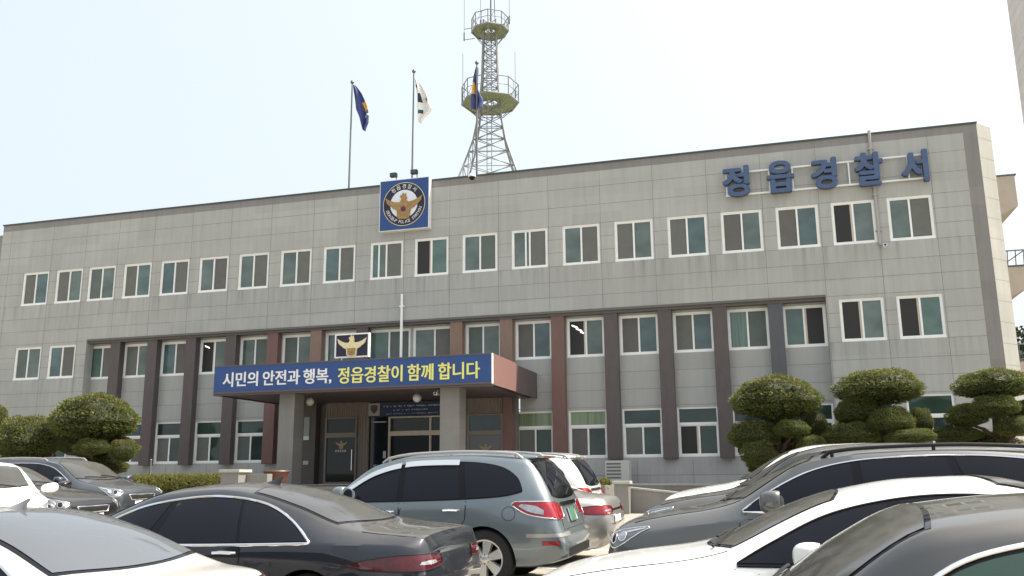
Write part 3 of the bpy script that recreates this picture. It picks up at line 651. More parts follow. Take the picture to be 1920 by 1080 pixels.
for x, y, z0, z1 in ((-1.42, .1, 10.35, 13.2), (1.0, .1, 10.9, 13.2), (-1.45, 0, 7.0, 9.6), (1.25, .2, 6.9, 9.4), (-.4, -.3, 10.7, 12.9)):
    mb.tube([(x, y, z0), (x, y, z0+.45)], .035, 5); mb.tube([(x, y, z0), (x, y, z1)], .012, 5)
mb.tube([(-1.42, .1, 10.4), (-.85, .1, 10.4)], .02, 4); mb.tube([(-1.42, .1, 11.0), (-.85, .1, 11.0)], .02, 4)
mb.build('antenna', DSTEEL, tw)

# ------------------------------------------------------------------ forecourt: platform, ramp walls, pillars, pots
mb = MB(); mb.box(-6.2, 8.9, -6.0, .40, .2, PLT-.02)
for k in range(4): mb.box(-1.6, 2.6, -6.0-.32*(k+1), -6.0-.32*k-.001, .2, PLT-.02-.16*(k+1))
tag(mb.build('entrance_platform', STONE), kind='structure')
def low_wall(name, pts, th, lb, cat='wall'):
    g = thing(name, lb, cat)
    m = MB(); c = MB()
    for (x0, y0, h0), (x1, y1, h1) in zip(pts[:-1], pts[1:]):
        d = Vector((x1-x0, y1-y0, 0)); n_ = Vector((-d.y, d.x, 0)).normalized()*th/2; nn = n_*1.25
        def q(n_, zt0, zt1, zb0, zb1):
            return [(x0-n_.x, y0-n_.y, zb0), (x1-n_.x, y1-n_.y, zb1), (x1+n_.x, y1+n_.y, zb1), (x0+n_.x, y0+n_.y, zb0), (x0-n_.x, y0-n_.y, zt0), (x1-n_.x, y1-n_.y, zt1), (x1+n_.x, y1+n_.y, zt1), (x0+n_.x, y0+n_.y, zt0)]
        F = [(0,3,2,1),(4,5,6,7),(0,1,5,4),(1,2,6,5),(2,3,7,6),(3,0,4,7)]
        m.add(q(n_, h0-.06, h1-.06, gz(y0)-.05, gz(y1)-.05), F)
        L_ = d.length; k = .5
        while k < L_:
            p = Vector((x0, y0, 0))+d*(k/L_); hh = h0+(h1-h0)*k/L_; m.box(p.x-.008, p.x+.008, p.y-th/2-.003, p.y-th/2+.01, gz(y0), hh-.06, 1); k += .55
        c.add(q(nn, h0, h1, h0-.058, h1-.058), F)
    m.build('wall_face', [STONE, JOINT], g); c.build('coping', GRAN_P, g, bevel=.008)
low_wall('ramp_wall', [(9.45, -5.6, 1.30), (10.7, -5.6, 1.17), (12.6, -5.6, .95)], .2, 'low stone ramp wall with a sloping top right of the square pillar')
low_wall('ramp_wall', [(9.0, -2.6, 1.36), (15.5, -2.6, 1.30)], .16, 'low stone parapet along the ramp close to the station wall')
def square_pillar(x, y, w_, h, lb):
    g = thing('stone_pillar', lb, 'pillar', (x, y, gz(y)-.02))
    m = MB(); m.box(-w_/2, w_/2, -w_/2, w_/2, 0, h-.09); m.build('shaft', STONE, g, bevel=.01)
    m = MB(); m.box(-w_/2-.05, w_/2+.05, -w_/2-.05, w_/2+.05, h-.09, h); m.build('cap', GRAN_P, g, bevel=.012)
square_pillar(9.40, -5.95, .42, .95, 'square stone pillar with a flat cap at the foot of the ramp')
square_pillar(-2.25, -8.0, .62, 1.42, 'stone pillar with a flat cap at the right end of the hedge')
mb = MB(); mb.box(-1.93, -1.2, -7.9, -7.6, .3, 1.75); tag(mb.build('planter_wall', STONE, bevel=.01), 'short stone wall between the hedge pillar and the brown pot', 'wall')
pt = thing('flower_pot', 'large glazed brown pot standing near the canopy pillar', 'pot', (-1.42, -7.0, gz(-7)+.0))
mb = MB(); mb.lathe([(.001, .78), (.2, .78), (.22, .82), (.34, 1.1), (.38, 1.27), (.42, 1.32), (.40, 1.35), (.34, 1.33), (.32, 1.2), (.001, 1.18)], 24); mb.build('bowl', TERRA, pt, smooth=True)
mb = MB()
for k in range(4): a = k*pi/2+.5; mb.tube([(.2*cos(a), .2*sin(a), .9), (.3*cos(a), .3*sin(a), .4), (.28*cos(a), .28*sin(a), 0)], [.05, .04, .05], 8)
mb.build('leg', TERRA, pt, smooth=True)
# louvred outdoor unit
ac = thing('outdoor_unit', 'pale metal outdoor unit with dark louvres against the station wall', 'air unit', (8.35, -.45, PLT-.02))
mb = MB(); mb.box(-.43, .43, -.25, .25, .06, .80); mb.build('casing', mat('unit_cream', (.55, .53, .48), .5), ac, bevel=.015)
mb = MB()
for k in range(5): mb.box(-.37, .14, -.262, -.251, .18+k*.12, .24+k*.12)
mb.build('louvre', mat('unit_louvre', (.16, .16, .15), .6), ac)  # dark grey louvre strips on the casing front
mb = MB(); mb.box(-.38, -.3, -.2, .2, 0, .06); mb.box(.3, .38, -.2, .2, 0, .06); mb.build('foot', DSTEEL, ac)

# ------------------------------------------------------------------ clipped pines: pads made of many needle tufts
FOL = bpy.data.materials.new('pine_needles'); FOL.use_nodes = True
t = FOL.node_tree; b = t.nodes['Principled BSDF']; b.inputs['Roughness'].default_value = .6; b.inputs['Specular IOR Level'].default_value = .3
at = t.nodes.new('ShaderNodeAttribute'); at.attribute_name = 'tint'; t.links.new(at.outputs['Color'], b.inputs['Base Color'])
tl = t.nodes.new('ShaderNodeBsdfTranslucent'); t.links.new(at.outputs['Color'], tl.inputs[0]); mxs = t.nodes.new('ShaderNodeMixShader'); mxs.inputs[0].default_value = .35
t.links.new(b.outputs[0], mxs.inputs[1]); t.links.new(tl.outputs[0], mxs.inputs[2]); t.links.new(mxs.outputs[0], t.nodes['Material Output'].inputs[0])
HEDGE = FOL
CORE = mat('pine_core', (.018, .024, .01), .9)
def pad_mesh(seed, n=6500, brown=.14, base=(.115, .145, .045)):
    r = np.random.default_rng(seed); V, F, C = [], [], []
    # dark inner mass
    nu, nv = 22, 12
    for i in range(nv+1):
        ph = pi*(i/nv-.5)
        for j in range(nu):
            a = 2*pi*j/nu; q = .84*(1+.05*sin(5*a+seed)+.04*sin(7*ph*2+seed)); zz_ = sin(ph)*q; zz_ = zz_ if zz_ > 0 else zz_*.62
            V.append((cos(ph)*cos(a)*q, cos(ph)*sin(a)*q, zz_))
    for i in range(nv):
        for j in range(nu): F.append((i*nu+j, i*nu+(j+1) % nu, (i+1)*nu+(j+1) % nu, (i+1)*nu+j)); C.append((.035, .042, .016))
    for _ in range(n):
        d = r.normal(size=3); d /= np.linalg.norm(d)
        lump = 1+.05*sin(6*d[0]+seed)+.05*sin(7*d[1]+2*seed)+.04*sin(11*d[2])
        k = r.uniform(.86, 1.0)*lump; p = d*k
        if p[2] < 0: p[2] *= .62
        nrm = d+np.array([0, 0, .45]); nrm /= np.linalg.norm(nrm)
        x = r.random()
        c = np.array(base)*r.uniform(.7, 1.35)
        if x < brown*(.4+.9*max(d[2], 0)): c = np.array((.33, .24, .08))*r.uniform(.6, 1.3)
        elif x > .80: c = np.array((.18, .195, .05))*r.uniform(.8, 1.3)
        for q in range(3):
            dr = nrm+r.normal(size=3)*.55; dr /= np.linalg.norm(dr); ln = r.uniform(.04, .095); sd_ = np.cross(dr, r.normal(size=3)); sd_ /= np.linalg.norm(sd_); wd = r.uniform(.010, .018)
            o = len(V); V += [tuple(p-sd_*wd), tuple(p+sd_*wd), tuple(p+dr*ln)]; F.append((o, o+1, o+2)); C.append(tuple(c*r.uniform(.85, 1.15)))
    me = bpy.data.meshes.new('crown'); me.from_pydata(V, [], F); me.materials.append(FOL)
    ca = me.color_attributes.new('tint', 'FLOAT_COLOR', 'CORNER'); arr = []
    for p, c in zip(me.polygons, C): arr += [*c, 1]*p.loop_total
    ca.data.foreach_set('color', arr); me.update(); return me
PADS = [pad_mesh(k) for k in (1, 2, 3, 4)]
def pine(x, y, pads, lb, trunk_top, group='clipped pines in front of the station', lean=0., hedge=False):
    g = thing('clipped_pine', lb, 'tree', (x, y, gz(y)), group=group)
    for k, (px, py, pz, rx, rz) in enumerate(pads):
        o = bpy.data.objects.new('crown', PADS[(k+int(x*3)) % 4]); COL.objects.link(o); o.parent = g
        o.location = (px-x, py-y, pz-gz(y)-rz*.15); o.scale = (rx*1.0, min(rx*.95, 1.0), rz*1.1); o.rotation_euler = (0, 0, random.uniform(0, 6))
        o.scale = (rx*1.04, rx*random.uniform(.95, 1.04), rz*1.22)
    m = MB(); h = trunk_top-gz(y); pts = [(0, 0, -.1), (.06+lean*.3, .05, h*.3), (-.05+lean*.6, 0, h*.65), (lean, 0, h)]
    m.tube(pts, [.17, .14, .11, .06], 10)
    for (px, py, pz, rx, rz) in pads[1:]:
        zb = min(max(pz-gz(y)-.25, .25), h*.9); m.tube([(lean*zb/h, 0, max(zb-.45, .1)), ((px-x)*.5, (py-y)*.5, zb-.12), ((px-x)*.9, (py-y)*.9, zb)], [.07, .05, .03], 7)
    m.build('trunk', BARK, g, smooth=True)
pine(13.9, -5, [(13.89, -5, 3.79, 1.21, .66), (13.17, -5.3, 2.71, .70, .44), (14.25, -5.8, 2.87, .45, .26), (14.9, -4.6, 2.98, .41, .41), (13.31, -5.8, 2.2, .49, .38), (14.79, -5.9, 2.4, .42, .27), (13.6, -4.3, 2.75, .8, .45), (14.5, -4.2, 2.45, .8, .42), (13.9, -4.6, 1.9, .9, .4)], 'clipped pine with one wide domed top pad, leftmost of the right-hand pines', 3.4)
pine(16.75, -5, [(16.77, -5, 4.02, 1.16, .5), (16.09, -5.2, 3.34, .64, .41), (16.87, -5.8, 3.02, .59, .38), (17.79, -4.7, 3.06, .36, .36), (15.89, -5.6, 2.68, .72, .33), (17.28, -6, 2.6, .65, .2), (16.6, -4.3, 3.1, .95, .5), (16.9, -4.4, 2.5, .9, .45)], 'clipped pine with tightly stacked pads between the other two right-hand pines', 3.6)
pine(19.75, -5, [(19.69, -5, 3.99, .95, .44), (19.55, -5.6, 3.36, .61, .32), (18.89, -5.2, 3.15, .53, .32), (20.5, -4.8, 3.28, .45, .29), (19.95, -5.7, 2.81, .48, .26), (18.58, -5, 2.65, .74, .24), (19.4, -4.4, 2.4, .9, .35)], 'clipped pine with open spaced pads at the right edge', 3.6, lean=-.1)
pine(-9.3, -6, [(-9.42, -6, 3.75, 1.37, .85), (-8.92, -6.6, 2.73, .59, .3), (-8.13, -6, 2.61, .45, .37), (-10.4, -5.8, 2.94, .6, .46), (-9.5, -5.2, 2.75, 1.05, .5), (-9.3, -5.6, 2.1, .9, .4)], 'big round domed clipped pine near the left end of the station', 3.3)
pine(-11.9, -6.4, [(-11.9, -6.4, 3.05, 1.06, .8), (-11.6, -6.3, 2.3, .7, .4), (-12.3, -6.2, 2.3, .7, .45)], 'lower round clipped pine left of the big domed pine', 2.7)
pine(-14.2, -6, [(-14.12, -6, 3.67, .70, .75), (-14.3, -6.1, 2.6, .6, .4)], 'clipped pine cut off by the left edge of the photo', 3.2)
def hedge(x0, x1, y, z0, z1, lb, d=.55, dens=2600, cap=None):
    """a clipped hedge: tufts over a rounded box"""
    r = np.random.default_rng(int(abs(x0)*10)); V, F, C = [], [], []; L_ = x1-x0; N = int(dens*L_)
    def surf(u, a): 
        zt = (z1-z0)*(1-.35*max(0, 1-u*L_/1.2)**2-.1*max(0, 1-(1-u)*L_/.8)**2)
        return np.array([x0+u*L_, y+d*cos(a)*(.92+.08*sin(9*u)), z0+zt*abs(sin(a))**.6])
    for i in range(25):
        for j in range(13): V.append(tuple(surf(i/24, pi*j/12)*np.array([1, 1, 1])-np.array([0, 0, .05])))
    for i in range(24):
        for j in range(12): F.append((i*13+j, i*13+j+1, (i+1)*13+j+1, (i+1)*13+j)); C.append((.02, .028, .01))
    for _ in range(N):
        u, a = r.random(), pi*r.random(); p = surf(u, a); nr = np.array([0, cos(a), sin(a)+.3]); nr /= np.linalg.norm(nr)
        c = np.array((.16, .17, .045))*r.uniform(.5, 1.5) if r.random() > .35 else np.array((.30, .27, .09))*r.uniform(.6, 1.2)
        for q in range(2):
            dr = nr+r.normal(size=3)*.6; dr /= np.linalg.norm(dr); sd_ = np.cross(dr, r.normal(size=3)); sd_ /= np.linalg.norm(sd_); o = len(V)
            V += [tuple(p-sd_*.014), tuple(p+sd_*.014), tuple(p+dr*r.uniform(.05, .1))]; F.append((o, o+1, o+2)); C.append(tuple(c))
    me = bpy.data.meshes.new('hedge'); me.from_pydata(V, [], F); me.materials.append(FOL); ca = me.color_attributes.new('tint', 'FLOAT_COLOR', 'CORNER'); arr = []
    for p, c in zip(me.polygons, C): arr += [*c, 1]*p.loop_total
    ca.data.foreach_set('color', arr); o = bpy.data.objects.new('hedge', me); COL.objects.link(o); return tag(o, lb, 'hedge')
hedge(-8.0, -2.75, -6.5, .5, 1.74, 'long clipped yellow green hedge left of the stone pillar')
hedge(12.6, 21, -5.9, .5, 1.45, 'clipped hedge under the right-hand pines behind the parked cars')
hedge(8.0, 8.9, -5.3, .5, 1.62, 'small rounded shrub beside the ramp pillar', d=.4)

# ------------------------------------------------------------------ buildings at the right edge
nb = thing('tiled_tower_block', 'tall pale tiled block cut off at the top right corner', 'building')
TILE = granite('pale_tile', (.50, .46, .41), pw=.6, ph=.3, stain=.1)
mb = MB(); mb.box(27.0, 40, 12, 16, 0, 33, 0)
for k in range(52): mb.box(27.0, 40, 11.996, 12.02, .6+k*.62, .612+k*.62, 1); mb.box(26.996, 27.02, 12.021, 16, .6+k*.62, .612+k*.62, 1)
for k in range(20): mb.box(27.5+k*.62, 27.512+k*.62, 11.996, 12.02, 0, 33, 1)
mb.build('wall', [TILE, mat('tile_joint', (.32, .29, .27), .9)], nb)
for zf in (8.4, 11.9, 15.4, 19.9, 23.4, 26.9):
    for xf in (27.9, 31.4, 34.9):
        m = MB(); m.box(xf, xf+1.6, 11.9, 11.995, zf, zf+.07); m.box(xf, xf+1.6, 11.9, 11.995, zf+2.2, zf+2.27); m.box(xf, xf+.07, 11.9, 11.995, zf+.07, zf+2.2); m.box(xf+1.53, xf+1.6, 11.9, 11.995, zf+.07, zf+2.2)
        f = m.build('window', DSTEEL, nb); m = MB(); m.box(xf+.07, xf+1.53, 11.95, 11.97, zf+.07, zf+2.2); m.build('pane', DGLASS[0], f)
st = thing('outside_stair', 'beige concrete outside stair with landings at the right end of the station', 'stair', (21.2, 3.4, 0))
CONC = mat('beige_concrete', (.43, .37, .31), .85, noise=.12, nscale=2)
for zl in (4.4, 7.9, 11.0):
    zt = zl+1.55 if zl > 10 else zl+1.15
    m = MB(); prof_ = [(.2, zl-.45), (1.85, zl+.35), (1.85, zt), (.2, zt)]
    m.prism([(x, z) for x, z in prof_], 0, 3.2); l_ = m.build('landing', CONC, st, bevel=.02)
    m = MB(); m.box(.2, 1.9, -.03, 3.23, zt, zt+.05); m.build('landing_cap', DSTEEL, l_)
    if zl < 10:
        m = MB()
        for k in range(5): m.tube([(.72+k*.27, .06, zt+.05), (.75+k*.27, .06, zt+.62)], .02, 5)
        m.tube([(.6, .06, zt+.62), (1.85, .06, zt+.62)], .03, 6); m.tube([(1.1, .06, zt+.1), (1.85, .06, zt+.6)], .02, 5); m.build('railing', DSTEEL, l_)
m = MB(); m.box(.2, .7, .5, 2.8, 0, 12.5); m.build('stair_core', CONC, st)
hs = thing('far_house', 'pale wall of a low house far behind the station at the right edge', 'building', (28, 30, .6))
m = MB(); m.box(-2, 14, 0, 8, 0, 8.3); m.build('wall', mat('house_wall', (.45, .38, .36), .8, noise=.1), hs)
m = MB(); m.prism([(-2.6, 8.3), (14.6, 8.3), (14, 8.9), (-2, 8.9)], -.6, 8.6); m.build('roof', mat('house_roof', (.3, .28, .27), .8), hs)
def leafy(x, y, z0, h, r, lb, seed):
    g = thing('broadleaf_tree', lb, 'tree', (x, y, z0)); rr = np.random.default_rng(seed)
    m = MB(); m.tube([(0, 0, -.2), (.1, 0, h*.35), (0, .1, h*.7)], [.22, .16, .08], 8)
    cl = []
    for k in range(9):
        a = rr.uniform(0, 6.3); q = (r*.6*cos(a)*rr.uniform(.2, 1), r*.6*sin(a), h*rr.uniform(.45, .9)); cl.append(q); m.tube([(.05, 0, h*.35), (q[0]*.6, q[1]*.6, q[2]*.85), q], [.08, .05, .02], 6)
    m.build('trunk', BARK, g, smooth=True)
    m = MB()
    for q in cl:
        for _ in range(500):
            d = rr.normal(size=3); d /= np.linalg.norm(d); p = np.array(q)+d*r*.48*rr.uniform(.5, 1.05); a = rr.normal(size=3); a /= np.linalg.norm(a); b_ = np.cross(a, rr.normal(size=3)); b_ /= np.linalg.norm(b_)
            m.add([tuple(p-a*.16), tuple(p+b_*.08), tuple(p+a*.16), tuple(p-b_*.08)], [(0, 1, 2, 3)], int(rr.integers(0, 3)))
    m.build('crown', [mat('leaf_a', (.03, .05, .022), .6), mat('leaf_b', (.045, .065, .03), .6), mat('leaf_c', (.025, .035, .02), .6)], g)
leafy(29.2, 27, .65, 10.2, 2.4, 'dark leafy tree in front of the far house at the right edge', 5)
leafy(-24, -3, .6, 5, 2., 'dark leafy tree beyond the left end of the car park', 9)

#CARS#
# ------------------------------------------------------------------ cars
def pchip(xs, ys):
    xs = np.array(xs, float); ys = np.array(ys, float); h = np.diff(xs); d = np.diff(ys)/h; m = np.zeros(len(xs))
    for i in range(1, len(xs)-1):
        if d[i-1]*d[i] > 0: w1, w2 = 2*h[i]+h[i-1], h[i]+2*h[i-1]; m[i] = (w1+w2)/(w1/d[i-1]+w2/d[i])
    m[0], m[-1] = d[0], d[-1]
    def f(x):
        x = np.clip(x, xs[0], xs[-1]); i = np.clip(np.searchsorted(xs, x)-1, 0, len(h)-1); t = (x-xs[i])/h[i]
        return (1+2*t)*(1-t)**2*ys[i]+t*(1-t)**2*h[i]*m[i]+t*t*(3-2*t)*ys[i+1]+t*t*(t-1)*h[i]*m[i+1]
    return f
SEDAN = dict(L=4.85, wx=(.93, 3.75), wr=.33,
 T=[(0,.60),(.05,.70),(.2,.79),(.7,.90),(1.2,.975),(1.42,1.03),(1.9,1.27),(2.35,1.42),(2.8,1.465),(3.2,1.45),(3.65,1.345),(4.1,1.13),(4.3,1.065),(4.66,1.03),(4.76,1.00),(4.81,.93),(4.85,.80)],
 R=[(0,.50,.59),(.05,.58,.69),(.2,.66,.77),(.7,.70,.875),(1.3,.73,.955),(1.5,.735,1.0),(2.3,.60,1.36),(2.8,.575,1.405),(3.2,.575,1.39),(3.65,.60,1.27),(4.1,.67,1.08),(4.3,.70,1.03),(4.66,.66,1.0),(4.76,.63,.97),(4.81,.60,.90),(4.85,.56,.79)],
 S=[(0,.60,.56),(.05,.68,.64),(.2,.80,.70),(.7,.885,.79),(1.5,.91,.865),(2.8,.915,.91),(3.6,.905,.935),(4.2,.88,.94),(4.6,.81,.93),(4.76,.735,.89),(4.81,.69,.84),(4.85,.62,.76)],
 M=[(0,.62,.45),(.05,.70,.46),(.2,.83,.5),(.7,.92,.55),(2.5,.93,.58),(4.2,.92,.60),(4.6,.86,.62),(4.76,.79,.62),(4.81,.76,.6),(4.85,.68,.56)],
 B=[(0,.55,.24),(.2,.74,.21),(.7,.84,.2),(2.5,.86,.2),(4.3,.83,.22),(4.7,.74,.27),(4.85,.58,.34)],
 win_top=[(1.62,.955),(1.85,1.09),(2.2,1.265),(2.6,1.345),(3.0,1.355),(3.4,1.30),(3.75,1.175),(4.02,1.03)], win_bot=[(1.62,.935),(2.6,.955),(3.5,.985),(4.02,1.015)],
 panes=[(1.63,2.62,1.63,2.58),(2.70,3.55,2.66,3.44),(3.58,4.0,3.47,4.0)],
 ws=dict(x0=1.40, x0s=1.60, y0=.68, x1=2.30, x1s=2.24, y1=.545), rg=dict(x0=3.22, x0s=3.28, y0=.51, x1=4.16, x1s=4.02, y1=.60),
 doors=[(1.55,2.66),(2.69,3.62)], handles=[(2.48,.865),(3.45,.885)], tail='sedan')
SUV = dict(L=4.675, wx=(.95, 3.645), wr=.37,
 T=[(0,.72),(.05,.85),(.2,.95),(.7,1.05),(1.15,1.12),(1.35,1.18),(1.75,1.42),(2.15,1.61),(2.6,1.695),(3.3,1.715),(3.9,1.69),(4.12,1.655),(4.2,1.60),(4.46,1.18),(4.52,1.02),(4.58,.86),(4.62,.72),(4.66,.66),(4.675,.60)],
 R=[(0,.52,.70),(.05,.6,.83),(.2,.68,.92),(.7,.73,1.02),(1.2,.76,1.085),(1.42,.77,1.13),(2.1,.665,1.55),(2.6,.64,1.63),(3.3,.635,1.65),(3.9,.625,1.625),(4.12,.62,1.585),(4.2,.625,1.53),(4.46,.69,1.15),(4.52,.70,1.0),(4.58,.70,.85),(4.62,.70,.71),(4.66,.66,.65),(4.675,.62,.59)],
 S=[(0,.62,.66),(.05,.7,.76),(.2,.83,.82),(.7,.91,.9),(1.4,.935,.985),(2.5,.945,1.03),(3.5,.935,1.06),(4.0,.905,1.075),(4.3,.865,1.08),(4.46,.83,1.03),(4.54,.80,.92),(4.62,.78,.68),(4.675,.70,.56)],
 M=[(0,.66,.5),(.05,.74,.52),(.2,.86,.58),(.7,.94,.64),(2.5,.955,.66),(4.1,.945,.68),(4.4,.915,.70),(4.55,.87,.64),(4.62,.84,.58),(4.675,.75,.52)],
 B=[(0,.6,.3),(.2,.78,.27),(.7,.86,.26),(2.5,.88,.26),(4.2,.86,.28),(4.5,.80,.33),(4.675,.70,.38)],
 win_top=[(1.52,1.075),(1.78,1.27),(2.1,1.455),(2.5,1.555),(3.0,1.58),(3.5,1.565),(3.85,1.50),(4.06,1.37),(4.14,1.22)], win_bot=[(1.52,1.055),(2.6,1.075),(3.4,1.10),(3.9,1.135),(4.14,1.19)],
 panes=[(1.53,2.46,1.53,2.44),(2.54,3.33,2.52,3.24),(3.42,4.12,3.32,4.12)],
 ws=dict(x0=1.30, x0s=1.55, y0=.71, x1=2.16, x1s=2.1, y1=.60), rgB=dict(z0=1.13, z1=1.57, y0=.62, y1=.55),
 doors=[(1.5,2.49),(2.52,3.40)], handles=[(2.32,.955),(3.22,.975)], tail='suv')
def stretch(base, L, dz=1., warp=None, **kw):
    k = L/base['L']; d = dict(base); d['L'] = L; d['dz'] = dz
    for q in 'TRSMB': d[q] = [(a[0]*k, *([a[1]*dz] if q == 'T' else [a[1], a[2]*dz])) for a in base[q]]
    d['wx'] = tuple(x*k for x in base['wx'])
    for q in ('win_top', 'win_bot'): d[q] = [(x*k, z*dz) for x, z in base[q]]
    d['panes'] = [tuple(x*k for x in p) for p in base['panes']]; d['doors'] = [tuple(x*k for x in p) for p in base['doors']]; d['handles'] = [(x*k, z*dz) for x, z in base['handles']]
    d['ws'] = {a: (v*k if a[0] == 'x' else v) for a, v in base['ws'].items()}
    if 'rg' in base: d['rg'] = {a: (v*k if a[0] == 'x' else v) for a, v in base['rg'].items()}
    if 'rgB' in base: d['rgB'] = {a: (v*dz if a[0] == 'z' else v) for a, v in base['rgB'].items()}
    if warp:
        W = lambda x: float(np.interp(x, warp[0], warp[1]))
        for q in 'TRSMB': d[q] = [(W(a[0]), *a[1:]) for a in d[q]]
        d['wx'] = (d['wx'][0], d['wx'][1])
        for q in ('win_top', 'win_bot', 'handles'): d[q] = [(W(x), z) for x, z in d[q]]
        for q in ('panes', 'doors'): d[q] = [tuple(W(x) for x in p) for p in d[q]]
        for q in ('ws', 'rg'):
            if q in d: d[q] = {a: (W(v) if a[0] == 'x' else v) for a, v in d[q].items()}
    d.update(kw); return d
def car_shell(sp):
    f = {}
    for k in 'TRSMB':
        xs = [a[0] for a in sp[k]]; f[k] = [pchip(xs, [a[i] for a in sp[k]]) for i in range(1, len(sp[k][0]))]
    L = sp['L']; X = sorted({round(a[0], 4) for k in 'TRSMB' for a in sp[k]}); xs = []
    for a, b in zip(X[:-1], X[1:]):
        n = max(1, int(math.ceil((b-a)/.055))); xs += [a+(b-a)*i/n for i in range(n)]
    xs.append(X[-1]); xs = np.array(xs)
    T = f['T'][0](xs); Rw, Rz = f['R'][0](xs), f['R'][1](xs); Sw, Sz = f['S'][0](xs), f['S'][1](xs); Mw, Mz = f['M'][0](xs), f['M'][1](xs); Bw, Bz = f['B'][0](xs), f['B'][1](xs)
    def bez(a, c, b, n): t = np.linspace(0, 1, n+1)[1:]; return [( (1-q)**2*a[0]+2*q*(1-q)*c[0]+q*q*b[0], (1-q)**2*a[1]+2*q*(1-q)*c[1]+q*q*b[1]) for q in t]
    rings = []
    for i in range(len(xs)):
        B, M_, S_, R_, T_ = (Bw[i], Bz[i]), (Mw[i], Mz[i]), (Sw[i], Sz[i]), (Rw[i], Rz[i]), (0, T[i])
        p = [(0, Bz[i]), (Bw[i]*.55, Bz[i])]
        p += [(Bw[i]-.03, Bz[i])]+bez((Bw[i]-.03, Bz[i]), (Bw[i]+.005, Bz[i]+.01), (Bw[i], Bz[i]+.05), 2)
        p += bez((Bw[i], Bz[i]+.05), (Mw[i]+.005, Bz[i]*.6+Mz[i]*.4), M_, 5)
        p += bez(M_, (Mw[i]+.004, Mz[i]*.45+Sz[i]*.55), S_, 5)
        h = Rz[i]-Sz[i]; p += bez(S_, ((Sw[i]+Rw[i])/2+.05*min(1, h/.3), (Sz[i]+Rz[i])/2+.02*min(1, h/.3)), R_, 8)
        dz_ = max(T[i]-Rz[i], .001); p += bez(R_, (Rw[i]*.72, T[i]+.0*dz_), T_, 9)
        rings.append(p)
    n = len(rings[0]); V = []; F = []
    for x, p in zip(xs, rings):
        V += [(x, -y, z) for y, z in p]+[(x, y, z) for y, z in p[-2:0:-1]]
    N = 2*n-2
    for i in range(len(xs)-1):
        for j in range(N): F.append((i*N+j, (i+1)*N+j, (i+1)*N+(j+1) % N, i*N+(j+1) % N))
    for i, rev in ((0, False), (len(xs)-1, True)):
        c = len(V); q = V[i*N:(i+1)*N]; V.append((q[0][0], 0, (q[0][2]+q[n-1][2])/2))
        for j in range(N): t_ = (c, i*N+j, i*N+(j+1) % N); F.append(t_[::-1] if rev else t_)
    return V, F
def inside(p, poly):
    x, y = p; c = False; j = len(poly)-1
    for i in range(len(poly)):
        if (poly[i][1] > y) != (poly[j][1] > y) and x < (poly[j][0]-poly[i][0])*(y-poly[i][1])/(poly[j][1]-poly[i][1])+poly[i][0]: c = not c
        j = i
    return c
